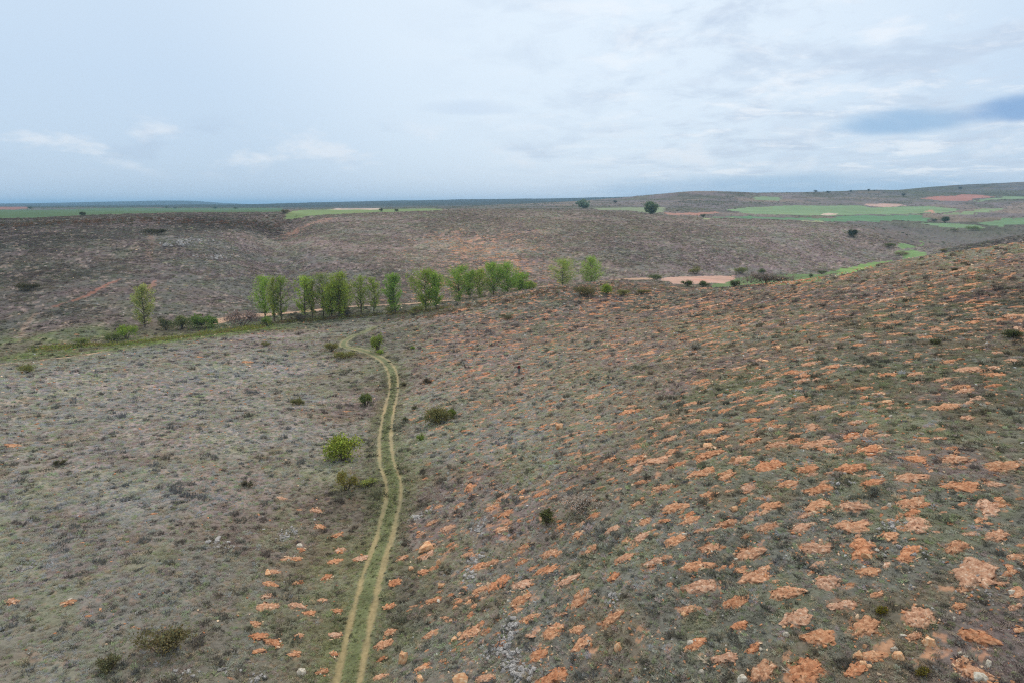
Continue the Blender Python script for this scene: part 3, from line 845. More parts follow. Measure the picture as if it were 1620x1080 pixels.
# ------------------------------------------------------------------ stones: hulls of random points
def rock_mesh(name, seed, mat, n=22, flat=0.65, sub=False):
    r_ = np.random.default_rng(seed)
    P = r_.normal(size=(n, 3)); P /= np.linalg.norm(P, axis=1, keepdims=True)
    P = np.sign(P) * np.abs(P) ** 0.75
    P *= r_.uniform(0.82, 1.08, (n, 1))
    P *= np.array([1.0, r_.uniform(0.62, 0.9), flat * r_.uniform(0.8, 1.2)])
    bm = bmesh.new()
    for q in P:
        bm.verts.new(q)
    res = bmesh.ops.convex_hull(bm, input=bm.verts[:])
    bmesh.ops.delete(bm, geom=[v for v in bm.verts if not v.link_faces], context='VERTS')
    if sub:
        bmesh.ops.bevel(bm, geom=bm.edges[:], offset=0.05, segments=1, affect='EDGES', clamp_overlap=True)
        bmesh.ops.triangulate(bm, faces=bm.faces[:])
        bmesh.ops.subdivide_edges(bm, edges=bm.edges[:], cuts=1)
        for v_ in bm.verts:
            k = fbm(np.array([v_.co.x * 2 + seed]), np.array([v_.co.y * 2 + v_.co.z * 3]), 0.9, 3, seed)[0] - 0.5
            v_.co *= 1 + 0.34 * k
    bmesh.ops.recalc_face_normals(bm, faces=bm.faces[:])
    me = bpy.data.meshes.new(name)
    bm.to_mesh(me); bm.free()
    me.materials.append(mat)
    return me

def link(name, me, loc=(0, 0, 0), rot=(0, 0, 0), scale=(1, 1, 1), parent=None):
    o = bpy.data.objects.new(name, me)
    COL.objects.link(o)
    o.location = loc; o.rotation_euler = rot; o.scale = scale
    if parent is not None:
        o.parent = parent
    return o

def align_euler(nrm, spin):
    q = Vector((0, 0, 1)).rotation_difference(Vector(nrm))
    return (q @ Quaternion((0, 0, 1), spin)).to_euler()

# ------------------------------------------------------------------ soil mounds dug between the heath (pieces of the hillside)
def mound_mesh(name, seed, rings=(0.16, 0.32, 0.48, 0.62, 0.75, 0.87, 0.98, 1.10), na=28):
    r_ = np.random.default_rng(seed)
    a = np.linspace(0, 2 * math.pi, na, endpoint=False)
    rad = 1 + 0.0 * a
    for k in range(2, 6):
        rad += r_.normal() * 0.20 / k ** 0.8 * np.cos(k * a + r_.uniform(0, 6.3))
    rad = np.clip(rad, 0.35, 1.6)
    ys = r_.uniform(0.45, 0.75)
    co = [(0, 0, 0.09)]
    for q in rings:
        for i in range(na):
            j = 1 + 0.12 * r_.normal() * (q > 0.6)
            x = q * rad[i] * j * math.cos(a[i]); y = q * rad[i] * j * math.sin(a[i]) * ys
            h = 0.085 * (1 - q ** 2.2) + r_.normal() * 0.030 * (q < 1.05) - (0.09 if q > 1.05 else 0.0) + 0.01
            h += 0.44 * min(0.0, float(fbm(np.array([x * 1.0 + 9.7 * seed]), np.array([y * 1.3]), 0.42, 3, seed)[0]) - 0.47)
            co.append((x, y, h))
    fc = [(0, 1 + i, 1 + (i + 1) % na, 1 + (i + 1) % na) for i in range(na)]
    faces = [(0, 1 + i, 1 + (i + 1) % na) for i in range(na)]
    for k in range(len(rings) - 1):
        for i in range(na):
            p0 = 1 + k * na + i; p1 = 1 + k * na + (i + 1) % na
            faces.append((p0, p0 + na, p1 + na)); faces.append((p0, p1 + na, p1))
    me = bpy.data.meshes.new(name)
    me.from_pydata(co, [], faces)
    me.materials.append(soil_m)
    me.polygons.foreach_set('use_smooth', [True] * len(faces))
    return me
MOUND_ME = [mound_mesh('soil_mound', 100 + k) for k in range(12)]
order = np.argsort([-w for a, b_, w in MOUNDS])
m_n = normal_at(mp[:, 0], mp[:, 1])
keep = set(order[:300].tolist())
rest = []
for i in range(len(MOUNDS)):
    spin = rng.normal() * 0.3 + 0.12
    rr_ = m_rad[i] * rng.uniform(0.78, 1.02)
    sc3 = (rr_, rr_ * rng.uniform(0.85, 1.15), rr_ * rng.uniform(0.8, 1.2))
    loc = (mp[i, 0], mp[i, 1], mp[i, 2] + 0.10)
    if i in keep:
        link('soil_mound', MOUND_ME[i % 12], loc, align_euler(m_n[i], spin), sc3, ground)
    else:
        rest.append((i, spin, sc3, loc))

# ------------------------------------------------------------------ scattered stuff: heath tufts and rubble on instanced points
def blade_mesh(name, seed, n, up, width, mat, spread=0.75, hgt=0.42):
    """a cushion of n short blades, unit radius"""
    r_ = np.random.default_rng(seed)
    co = np.zeros((n, 3, 3))
    a = r_.uniform(0, 2 * math.pi, n); rb = np.sqrt(r_.uniform(0, 1, n)) * spread
    bx, by = rb * np.cos(a), rb * np.sin(a)
    lean = r_.normal(size=(n, 2)) * 0.28
    top = np.stack([bx * (1 + 0.45 * (1 - up)) + lean[:, 0], by * (1 + 0.45 * (1 - up)) + lean[:, 1], hgt * (1 - 0.75 * rb ** 2) * r_.uniform(0.6, 1.15, n)], 1)
    wa = r_.uniform(0, 2 * math.pi, n)
    wx, wy = np.cos(wa) * width, np.sin(wa) * width
    co[:, 0] = np.stack([bx - wx, by - wy, np.full(n, -0.08)], 1)
    co[:, 1] = np.stack([bx + wx, by + wy, np.full(n, -0.08)], 1)
    co[:, 2] = top
    me = bpy.data.meshes.new(name)
    me.from_pydata(co.reshape(-1, 3).tolist(), [], np.arange(n * 3).reshape(n, 3).tolist())
    me.materials.append(mat)
    return me

def scatter(name, protos, P, rot, scale, idx, tint, label, cat):
    pc = bpy.data.collections.new(name + '_kinds')          # not linked to the scene: only a source of shapes
    for k, me in enumerate(protos):
        o = bpy.data.objects.new('%s_kind_%d' % (name, k), me)
        pc.objects.link(o)
    n = len(P)
    me = bpy.data.meshes.new(name)
    me.vertices.add(n); me.vertices.foreach_set('co', np.ascontiguousarray(P, np.float32).ravel())
    for an, typ, arr, key in (('rot', 'FLOAT_VECTOR', rot, 'vector'), ('size', 'FLOAT_VECTOR', scale, 'vector'), ('kind', 'INT', idx, 'value')):
        q = me.attributes.new(an, typ, 'POINT')
        q.data.foreach_set(key, np.ascontiguousarray(arr, np.int32 if typ == 'INT' else np.float32).ravel())
    q = me.attributes.new('tint', 'FLOAT_COLOR', 'POINT')
    q.data.foreach_set('color', np.concatenate([tint, np.ones((n, 1))], 1).astype(np.float32).ravel())
    me.update()
    o = bpy.data.objects.new(name, me)
    COL.objects.link(o)
    t = bpy.data.node_groups.new(name, 'GeometryNodeTree')
    t.interface.new_socket('Geometry', in_out='INPUT', socket_type='NodeSocketGeometry')
    t.interface.new_socket('Geometry', in_out='OUTPUT', socket_type='NodeSocketGeometry')
    gi_ = t.nodes.new('NodeGroupInput'); go_ = t.nodes.new('NodeGroupOutput')
    ip = t.nodes.new('GeometryNodeInstanceOnPoints')
    ci_ = t.nodes.new('GeometryNodeCollectionInfo')
    ci_.inputs['Collection'].default_value = pc
    ci_.inputs['Separate Children'].default_value = True
    ci_.inputs['Reset Children'].default_value = True
    def na(an, typ):
        x = t.nodes.new('GeometryNodeInputNamedAttribute'); x.data_type = typ
        x.inputs[0].default_value = an
        return x.outputs[0]
    t.links.new(gi_.outputs[0], ip.inputs['Points'])
    t.links.new(ci_.outputs[0], ip.inputs['Instance'])
    ip.inputs['Pick Instance'].default_value = True
    t.links.new(na('kind', 'INT'), ip.inputs['Instance Index'])
    e2r = t.nodes.new('FunctionNodeEulerToRotation')
    t.links.new(na('rot', 'FLOAT_VECTOR'), e2r.inputs[0])
    t.links.new(e2r.outputs[0], ip.inputs['Rotation'])
    t.links.new(na('size', 'FLOAT_VECTOR'), ip.inputs['Scale'])
    t.links.new(ip.outputs[0], go_.inputs[0])
    md = o.modifiers.new('scatter', 'NODES'); md.node_group = t
    return tag(o, label, cat, kind='stuff')

def sample_polar(n, r0, r1, k, th0=-43, th1=43):
    """points with areal density ~ r^-k"""
    e = 2 - k
    u = rng.uniform(0, 1, n)
    r = (r0 ** e + u * (r1 ** e - r0 ** e)) ** (1 / e) if abs(e) > 1e-6 else r0 * (r1 / r0) ** u
    th = np.radians(rng.uniform(th0, th1, n))
    return r * np.sin(th), r * np.cos(th), r

sx_, sy_, sr_ = sample_polar(520000, 24, 650, 1.45)
# grass thick along the track and between its ruts
kt = rng.integers(0, len(TRACK) - 1, 15000)
tt = rng.uniform(0, 1, (15000, 1)); tp = TRACK[kt] * (1 - tt) + TRACK[kt + 1] * tt
tdir = TRACK[kt + 1] - TRACK[kt]; tdir /= np.linalg.norm(tdir, axis=1, keepdims=True) + 1e-9
trk_far = np.hypot(tp[:, 0], tp[:, 1])
to = np.where(rng.uniform(0, 1, 15000) < 0.5, rng.normal(size=15000) * 0.28, rng.choice([-1, 1], 15000) * (1.1 + np.abs(rng.normal(size=15000)) * 0.7))
tp = tp + np.stack([-tdir[:, 1], tdir[:, 0]], 1) * to[:, None]
tp = tp[trk_far < 135]
sx_ = np.concatenate([sx_, tp[:, 0]]); sy_ = np.concatenate([sy_, tp[:, 1]]); sr_ = np.hypot(sx_, sy_)
inf = np.zeros(len(sx_), bool)
for P in FPOLY:
    inf |= in_poly(sx_, sy_, P)
scol, s_rut, s_mid, s_d, s_dr, _s = ground_cols(sx_, sy_, 'plain')
ok = ~inf & (s_dr > 2.3) & (s_rut < 0.35) & ((s_d > 1.25) | (sr_ < 150)) & (scol[:, 0] / (scol[:, 1] + 1e-4) < 1.75)
ok &= ~((sr_ > 190) & (fbm(sx_, sy_, 38.0, 4, 181, 0.6) < 0.47) & (rng.uniform(0, 1, len(sx_)) < 0.7))
# open ground on the mounds
cell = {}
for i in range(len(mp)):
    cell.setdefault((int(mp[i, 0] // 4), int(mp[i, 1] // 4)), []).append(i)
near_i = np.where(ok & (sr_ < 190))[0]
for q in near_i:
    a0, b0 = int(sx_[q] // 4), int(sy_[q] // 4)
    for da in (-1, 0, 1):
        for db in (-1, 0, 1):
            for i in cell.get((a0 + da, b0 + db), ()):
                dd = math.hypot(sx_[q] - mp[i, 0], (sy_[q] - mp[i, 1]) * 1.45) / m_rad[i]
                if dd < 0.36 + 0.48 * ((q * 7919) % 97) / 97.0:
                    ok[q] = False
sx_, sy_, sr_, scol, s_mid, s_d = sx_[ok], sy_[ok], sr_[ok], scol[ok], s_mid[ok], s_d[ok]
n = len(sx_)
sz_ = H1(sx_, sy_)
kind = rng.integers(0, 6, n)
size = 0.155 * (sr_ / 40) ** 0.55 * np.exp(rng.normal(size=n) * 0.30)
size *= np.where(s_d < 1.5, 0.55, 1.0)
clump = fbm(sx_, sy_, 6.0, 3, 131)
size *= 0.75 + 0.6 * clump
br = np.exp(rng.normal(size=n) * 0.16)
tint = scol * (br * (2.15 + 0.95 * (1 - sstep(sr_, 38, 105))))[:, None]
rg = tint[:, 0] / (tint[:, 1] + 1e-5)
over = np.clip((rg - 1.22) / 0.25, 0, 1)[:, None]
tint = tint * (1 - over) + over * tint[:, 1:2] * np.array([1.18, 1.0, 0.86])[None]
tint = np.minimum(tint, 0.48)
pick = rng.uniform(0, 1, n)
lum = tint.mean(1, keepdims=True)
def towards(mask, col, f, k=1.0):
    c = lin(col); tint[mask] = tint[mask] * (1 - f) + (c / c.mean() * lum[mask] * k) * f
towards(pick < 0.10, (84, 96, 58), 0.5, 0.85)
towards((pick > 0.16) & (pick < 0.30), (126, 127, 110), 0.6, 1.14)
towards((pick > 0.30) & (pick < 0.42), (148, 130, 104), 0.5, 1.15)
towards((pick > 0.42) & (pick < 0.52), (116, 100, 98), 0.6, 1.0)
dark = (pick > 0.955) & (sr_ < 260)
tint[dark] *= 0.36; size[dark] *= 1.7
sc3 = np.stack([size, size, size * rng.uniform(0.75, 1.25, n)], 1)
rot = np.stack([rng.normal(size=n) * 0.10, rng.normal(size=n) * 0.10, rng.uniform(0, 6.28, n)], 1)
protos = [blade_mesh('cushion', 1, 46, 0.2, 0.16, tuft_m), blade_mesh('cushion', 2, 46, 0.4, 0.14, tuft_m), blade_mesh('cushion', 3, 40, 0.3, 0.18, tuft_m, 0.8, 0.36),
          blade_mesh('grass_tuft', 4, 50, 0.9, 0.07, tuft_m, 0.6, 0.75), blade_mesh('grass_tuft', 5, 46, 0.8, 0.08, tuft_m, 0.7, 0.65), blade_mesh('cushion', 6, 52, 0.1, 0.13, tuft_m, 0.85, 0.38)]
scatter('heath', protos, np.stack([sx_, sy_, sz_], 1), rot, sc3, kind, tint, 'low heath, thyme cushions and grass tufts covering the slopes', 'heath')

bx_, by_, br_ = sample_polar(60000, 640, 2300, 1.3, -40, 41)
keep_b = np.ones(len(bx_), bool)
for P in FPOLY: keep_b &= ~in_poly(bx_, by_, P)
keep_b &= rng.uniform(0, 1, len(bx_)) < 0.15 + 0.85 * sstep(fbm(bx_, by_, 110.0, 4, 171, 0.6), 0.44, 0.62)
bx_, by_, br_ = bx_[keep_b], by_[keep_b], br_[keep_b]
n = len(bx_)
bsz = np.exp(rng.normal(size=n) * 0.35) * 0.9 * (br_ / 900) ** 0.5
bt = np.array([lin((84, 88, 66)), lin((112, 100, 92)), lin((64, 72, 54)), lin((98, 96, 78))])[rng.choice(4, n, p=[0.3, 0.3, 0.2, 0.2])] * 2.0 * np.exp(rng.normal(size=(n, 1)) * 0.2)
scatter('scrub', protos[:3], np.stack([bx_, by_, H1(bx_, by_)], 1), np.stack([np.zeros(n), np.zeros(n), rng.uniform(0, 6.28, n)], 1), np.stack([bsz, bsz, bsz * 1.1], 1), rng.integers(0, 3, n), bt, 'low grey scrub dotting the hills behind the fields', 'scrub')

# rubble: crumbs of limestone on and round the mounds, and loose over the slopes
RKP = [rock_mesh('rubble', 300 + k, rubble_m, 12, 0.6) for k in range(6)]
pts, siz, tnt = [], [], []
for i in range(len(mp)):
    k = int(rng.integers(16, 46) * min(1.6, m_rad[i]) + 6)
    a = rng.uniform(0, 6.28, k); q = np.sqrt(rng.uniform(0, 1, k)) * m_rad[i] * 1.15
    x, y = mp[i, 0] + q * np.cos(a), mp[i, 1] + q * np.sin(a)
    pts.append(np.stack([x, y], 1)); siz.append(np.exp(rng.normal(size=k) * 0.45) * 0.055 * (0.6 + ms[i] / 90))
    tnt.append(np.array([lin((200, 140, 98)) if rng.uniform() < 0.6 else lin((216, 184, 150)) for _ in range(k)]))
x, y, r_ = sample_polar(36000, 26, 230, 1.2)
th_ = np.degrees(np.arctan2(x, y))
prob = 0.25 + 0.75 * sstep(th_, -9, -3)
prob *= 0.35 + 0.65 * sstep(fbm(x, y, 9.0, 3, 141), 0.46, 0.6)
dtr, _ = path_dist(x, y, TRACK, 4)
kp = (rng.uniform(0, 1, len(x)) < prob) & (dtr > 1.6)
x, y, r_ = x[kp], y[kp], r_[kp]
pts.append(np.stack([x, y], 1)); siz.append(np.exp(np.clip(rng.normal(size=len(x)), -2, 1.5) * 0.45) * 0.055 * (0.5 + r_ / 65))
cc_ = np.array([lin((196, 142, 104)), lin((210, 182, 150)), lin((186, 182, 176)), lin((176, 116, 80))])
tnt.append(cc_[rng.choice(4, len(x), p=[0.4, 0.25, 0.1, 0.25])] * np.exp(rng.normal(size=(len(x), 1)) * 0.15))
# far slope: pale flecks of broken rock, thickest on the stony face above the poplars
x, y, r_ = sample_polar(26000, 245, 560, 1.2)
th_ = np.degrees(np.arctan2(x, y))
prob = 0.10 + 0.9 * np.exp(-((th_ + 2.5) / 6.5) ** 2) * sstep(fbm(x, y, 28, 3, 143), 0.38, 0.58) * (1 - sstep(r_, 440, 540))
inf = np.zeros(len(x), bool)
for P in FPOLY: inf |= in_poly(x, y, P)
drr, _ = path_dist(x, y, ROAD, 9); drr = drr - 2.2
kp = (rng.uniform(0, 1, len(x)) < prob) & ~inf & (drr > 3)
x, y, r_ = x[kp], y[kp], r_[kp]
pts.append(np.stack([x, y], 1)); siz.append(np.exp(rng.normal(size=len(x)) * 0.35) * 0.30)
hot = np.exp(-((np.degrees(np.arctan2(x, y)) + 2.5) / 6.5) ** 2)
pc_ = rng.uniform(0, 1, len(x))
tnt.append(np.where((pc_ < 0.75 * hot)[:, None], cc_[0][None], np.where((pc_ < 0.8)[:, None], lin((168, 156, 144))[None], cc_[1][None])) * np.exp(rng.normal(size=(len(x), 1)) * 0.18))
pts = np.concatenate(pts); siz = np.concatenate(siz); tnt = np.concatenate(tnt)
n = len(pts)
scatter('rubble', RKP, np.stack([pts[:, 0], pts[:, 1], H1(pts[:, 0], pts[:, 1]) + siz * 0.25], 1), np.stack([rng.normal(size=n) * 0.2, rng.normal(size=n) * 0.2, rng.uniform(0, 6.28, n)], 1),
        np.stack([siz * rng.uniform(0.8, 1.4, n), siz, siz], 1), rng.integers(0, 6, n), tnt, 'loose broken limestone rubble scattered over the slopes', 'rubble')

# small scrapes of bare earth, too many to pick apart
x, y, r_ = sample_polar(12000, 40, 240, 1.05)
th_ = np.degrees(np.arctan2(x, y))
prob = 0.012 + 0.95 * sstep(th_, -10, -5) * (0.25 + 0.75 * sstep(fbm(x, y, 14.0, 3, 151), 0.38, 0.58))
dtr, _ = path_dist(x, y, TRACK, 4)
kp = (rng.uniform(0, 1, len(x)) < prob) & (dtr > 1.8)
xa, ya, ra = x[kp], y[kp], r_[kp]
sa = np.exp(rng.normal(size=len(xa)) * 0.4) * 0.30 * (0.6 + ra / 160)
x, y, r_ = sample_polar(5500, 275, 520, 0.8, -14, 10)
th_ = np.degrees(np.arctan2(x, y))
prob = np.exp(-((th_ + 2.5) / 4.5) ** 2) * sstep(fbm(x, y, 24, 3, 143), 0.42, 0.58) * (1 - sstep(r_, 430, 510))
drr, _ = path_dist(x, y, ROAD, 9)
kp = (rng.uniform(0, 1, len(x)) < prob) & (drr > 6)
xb, yb = x[kp], y[kp]
sb = np.exp(rng.normal(size=len(xb)) * 0.35) * 0.85
x = np.concatenate([xa, xb]); y = np.concatenate([ya, yb]); sz1 = np.concatenate([sa, sb])
n = len(x)
nn = normal_at(x, y)
rot = np.stack([-np.arcsin(np.clip(nn[:, 1], -1, 1)), np.arcsin(np.clip(nn[:, 0], -1, 1)), rng.normal(size=n) * 0.35 + 0.12], 1)
scatter('bare_soil', MOUND_ME, np.stack([x, y, H1(x, y) + 0.06 * sz1 + 0.03], 1), rot, np.stack([sz1, sz1 * rng.uniform(0.7, 1.1, n), sz1], 1), rng.integers(0, 12, n), np.ones((n, 3)), 'small scrapes of bare orange soil between the heath', 'soil')
#STAGE2

# ------------------------------------------------------------------ plant builders
def tube(P, rad, sides=6):
    """vertices and quads of a tapered tube through points P"""
    P = np.asarray(P, float); n = len(P)
    co = []; fc = []
    for i in range(n):
        d = P[min(i + 1, n - 1)] - P[max(i - 1, 0)]
        d = d / (np.linalg.norm(d) + 1e-9)
        a = np.cross(d, (1, 0, 0) if abs(d[0]) < 0.8 else (0, 1, 0)); a /= np.linalg.norm(a)
        b_ = np.cross(d, a)
        for k in range(sides):
            t = 2 * math.pi * k / sides
            co.append(P[i] + rad[i] * (math.cos(t) * a + math.sin(t) * b_))
    for i in range(n - 1):
        for k in range(sides):
            k2 = (k + 1) % sides
            fc.append((i * sides + k, i * sides + k2, (i + 1) * sides + k2, (i + 1) * sides + k))
    return co, fc

class Acc:
    def __init__(s): s.co = []; s.fc = []
    def add(s, cf):
        o = len(s.co); s.co += [tuple(q) for q in cf[0]]; s.fc += [tuple(i + o for i in f) for f in cf[1]]
    def obj(s, name, mat, parent):
        me = bpy.data.meshes.new(name); me.from_pydata(s.co, [], s.fc); me.materials.append(mat)
        me.polygons.foreach_set('use_smooth', [True] * len(s.fc))
        o = bpy.data.objects.new(name, me); COL.objects.link(o); o.parent = parent
        return o

def leaves(name, C, size, col, parent, r_, jit=0.18, hue=0.10, upb=0.3, mat=None):
    """leaf sprays: one small bent quad per point"""
    n = len(C)
    size = np.broadcast_to(size, (n,)) * np.exp(r_.normal(size=n) * 0.25)
    a = r_.normal(size=(n, 3)); a /= np.linalg.norm(a, axis=1, keepdims=True)
    b_ = r_.normal(size=(n, 3)); b_[:, 2] += upb
    b_ -= (b_ * a).sum(1, keepdims=True) * a; b_ /= np.linalg.norm(b_, axis=1, keepdims=True)
    q = np.stack([C - a * size[:, None] * 0.35, C - b_ * size[:, None] * 0.5, C + a * size[:, None] * 0.35, C + b_ * size[:, None] * 0.5], 1)
    cc_ = np.asarray(col)[None] * np.exp(r_.normal(size=(n, 1)) * jit)
    sh = r_.normal(size=n) * hue
    cc_ = cc_ * np.stack([1 + sh, np.ones(n), 1 - 0.5 * sh], 1)
    cols = np.repeat(np.clip(cc_, 0, 1), 4, 0)
    return mesh_np(name, q.reshape(-1, 3), np.arange(n * 4).reshape(n, 4), mat or leaf_m, cols, smooth=False, parent=parent)

def empty(name, loc):
    o = bpy.data.objects.new(name, None); COL.objects.link(o)
    o.location = tuple(float(q) for q in loc); o.empty_display_size = 0.5
    return o

def world_h(u, vtop, x, y, zb):
    """height that reaches photo row vtop from a foot at x, y"""
    t = (540 - vtop) / 1080.0
    s = y / (CP + t * SP)
    return (-SP + t * CP) * s - zb

def poplar(loc, h, wd, seed, label, cat='tree', group=None, col=(96, 126, 58), dens=1.0, low=0.16, lsz=0.42, name='poplar_tree', bushy=0.0, trunks=1):
    r_ = np.random.default_rng(seed)
    root = empty(name, loc)
    tr_ = Acc(); C = []
    for tk in range(trunks):
        ox = r_.normal(size=2) * 0.0 if trunks == 1 else r_.normal(size=2) * wd * 0.16
        hh = h * (1 if tk == 0 else r_.uniform(0.75, 0.97))
        ww = wd / (1 if trunks == 1 else 1.35)
        zz = np.linspace(-0.5, hh * 0.96, 9)
        bend = np.cumsum(r_.normal(size=(9, 2)) * 0.014 * hh, 0) * 0.6; bend[0] = 0
        axis = np.stack([ox[0] + bend[:, 0], ox[1] + bend[:, 1], zz], 1)
        rad = np.linspace(0.016 * hh + 0.06, 0.02, 9)
        tr_.add(tube(axis, rad, 6))
        nl = int(30 * (0.7 + 0.3 * dens))
        for k in range(nl):
            f = low + (0.97 - low) * (k + r_.uniform()) / nl
            z0 = f * hh
            base = np.array([np.interp(z0, zz, axis[:, 0]), np.interp(z0, zz, axis[:, 1]), z0])
            g_ = (f - low) / (1 - low)
            prof = (min(1, (g_ + 0.10) / 0.38)) ** 0.8 * (1 - g_ ** 2.6) ** 0.8 + 0.12
            prof = max(prof, bushy * (1 - g_))
            L = 0.5 * ww * prof * r_.uniform(0.6, 1.15)
            a = r_.uniform(0, 6.28)
            rise = r_.uniform(0.9, 1.9) * (1 - 0.5 * bushy) * min(1.0, h / (2.6 * wd))
            pts_ = [base]
            for j in range(1, 5):
                q = j / 4
                pts_.append(base + np.array([math.cos(a) * L * q, math.sin(a) * L * q, L * rise * q ** 1.35]) + r_.normal(size=3) * 0.05 * L)
            pts_ = np.array(pts_)
            pts_[:, 2] = np.minimum(pts_[:, 2], hh * 1.0)
            tr_.add(tube(pts_, np.linspace(0.10 + 0.004 * hh, 0.02, 5) * (1 - 0.6 * g_), 4))
            m = int(46 * dens * r_.uniform(0.35, 1.6) * (0.5 + 0.7 * prof))
            q = r_.uniform(0.2, 1.1, m)
            cpt = np.stack([np.interp(q, np.linspace(0, 1, 5), pts_[:, d]) for d in range(3)], 1)
            cpt += r_.normal(size=(m, 3)) * np.array([0.09, 0.09, 0.13]) * (0.5 * wd + 0.8) * 0.8
            C.append(cpt)
        m = int(60 * dens)
        C.append(np.stack([axis[-1, 0] + r_.normal(size=m) * 0.06 * wd, axis[-1, 1] + r_.normal(size=m) * 0.06 * wd, hh - np.abs(r_.normal(size=m)) * 0.08 * hh], 1))
    tr_.obj('trunk', bark_m, root)
    C = np.concatenate(C)
    leaves('crown', C, lsz, lin(col) * LEAFK, root, r_, 0.22, 0.10)
    return tag(root, label, cat, group)
LEAFK = np.array([2.55, 1.96, 1.7])

def shrub(loc, w, h, seed, label, col, name='shrub', cat='shrub', group=None, dens=1.0, lsz=None, bare=0.0, depth=0.8, jit=0.25):
    r_ = np.random.default_rng(seed)
    root = empty(name, loc)
    st = Acc(); C = []
    ns = int(r_.integers(9, 15))
    lobes = []
    for k in range(ns):
        a = r_.uniform(0, 6.28); q = math.sqrt(r_.uniform(0.02, 1)) * 0.42
        e = np.array([math.cos(a) * q * w, math.sin(a) * q * w * depth, h * r_.uniform(0.5, 0.92) * (1 - 0.9 * q ** 2 * 1.6)])
        e[2] = max(e[2], 0.22 * h)
        mid_ = e * np.array([0.45, 0.45, 0.55]) + r_.normal(size=3) * 0.03 * w
        st.add(tube([(e[0] * 0.12, e[1] * 0.12, -0.15), mid_, e], [0.03 + 0.015 * h, 0.025 + 0.008 * h, 0.012], 4))
        lobes.append((e, r_.uniform(0.16, 0.28)))
        for j in range(5):
            t = e + r_.normal(size=3) * np.array([0.16 * w, 0.16 * w * depth, 0.22 * h])
            st.add(tube([mid_, (mid_ + t) / 2 + r_.normal(size=3) * 0.02 * w, t], [0.022, 0.018, 0.008], 3))
    for k in range(14):
        e, _q = lobes[r_.integers(0, len(lobes))]
        t = e * np.array([1.25, 1.25, 1.0]) + r_.normal(size=3) * np.array([0.10 * w, 0.10 * w, 0.16 * h]) + np.array([0, 0, 0.12 * h])
        st.add(tube([e * 0.6, t], [0.016, 0.006], 3))
    st.obj('stem', bark_m, root)
    a_ = r_.uniform(0, 6.28, int(60 * dens)); q_ = w * (0.35 + 0.25 * r_.uniform(0, 1, len(a_)))
    C.append(np.stack([q_ * np.cos(a_), q_ * np.sin(a_) * depth, np.abs(r_.normal(size=len(a_))) * 0.16 * h + 0.02], 1))
    for e, rad in lobes:
        m = int((150 if w * h > 1.5 else 80) * dens * (0.6 + r_.uniform()))
        d = r_.normal(size=(m, 3)); d /= np.linalg.norm(d, axis=1, keepdims=True)
        d *= (r_.uniform(0, 1, (m, 1)) ** 0.45) * np.exp(r_.normal(size=(m, 1)) * 0.25)
        p_ = e + d * np.array([rad * w, rad * w * depth, max(rad * h * 1.25, 0.1)])
        p_[:, 2] = np.maximum(p_[:, 2], 0.02)
        C.append(p_)
    C = np.concatenate(C)
    leaves('foliage', C, lsz or (0.050 * (w * h) ** 0.5 + 0.035), lin(col) * (LEAFK if col[1] > col[0] else 1.75), root, r_, jit, 0.10)
    return tag(root, label, cat, group)

# ------------------------------------------------------------------ the poplars along the stream
PG = 'poplars along the stream'
def pop(u, vb, vt, wpx, lab, s=None, seed=0, **kw):
    if s is None:
        p_, ss = at([(u, vb)])
        x, y, z = p_[0]; s = ss[0]
    else:
        x, y, z = wp(u, vb, s); z = float(H1(x, y)[0])
    h = world_h(u, vt, x, y, z)
    kw['dens'] = kw.get('dens', 1.0) * 2.25; kw['low'] = kw.get('low', 0.10); kw['lsz'] = kw.get('lsz', 0.31)
    return poplar((x, y, z - 0.1), max(h, 3), wpx * s / 1080.0 * 1.48, 500 + seed, lab, group=kw.pop('group', PG), **kw)
pop(229, 517, 453, 27, 'pale green poplar standing apart beyond the stream, beside a bright round bush', seed=1, col=(112, 130, 82), dens=1.3, low=0.08, bushy=0.25)
pop(421, 503, 437, 30, 'first poplar of the row, beside the bare mauve thicket', seed=2, col=(98, 132, 58))
pop(435, 509, 441, 13, 'thin small poplar between the first two tall ones of the row', seed=3, col=(104, 124, 58), dens=0.7)
pop(445, 508, 438, 25, 'slim poplar with clear trunk before the first gap in the row', seed=4, col=(92, 118, 58), dens=0.85)
pop(483, 503, 439, 27, 'bright leaning poplar just after the first gap in the row', seed=5, col=(108, 138, 58))
pop(494, 503, 446, 13, 'thin sparse poplar crowded by a bright one', seed=6, col=(98, 116, 62), dens=0.6)
pop(511, 501, 434, 27, 'grey-green open poplar beside the broadest crown of the row', seed=7, col=(90, 110, 66), dens=0.75)
pop(526, 502, 431, 40, 'broadest poplar of the row with dense dark lower branches', seed=8, col=(98, 122, 52), dens=1.35, trunks=2, bushy=0.35)
pop(543, 500, 447, 22, 'short bushy poplar leaning on the broadest crown', seed=9, col=(96, 118, 58), dens=0.8, bushy=0.3)
pop(572, 496, 438, 19, 'slender airy poplar, first of the sparse pair mid row', seed=10, col=(102, 126, 62), dens=0.7)
pop(592, 495, 440, 20, 'slender airy poplar, second of the sparse pair mid row', seed=11, col=(100, 124, 62), dens=0.7)
pop(626, 497, 435, 22, 'lone dense narrow poplar between two gaps in the row', seed=12, col=(90, 124, 58), dens=1.2)
pop(674, 493, 427, 34, 'broad poplar with forked trunk beside the dirt road', seed=13, col=(96, 122, 54), dens=1.2, bushy=0.3)
pop(690, 490, 433, 21, 'narrower poplar touching the broad forked one', seed=14, col=(92, 124, 56), dens=1.0)
pop(727, 486, 422, 34, 'leafy poplar opening the dense clump behind the hill shoulder', s=268, seed=15, col=(94, 126, 54), dens=1.3, bushy=0.4)
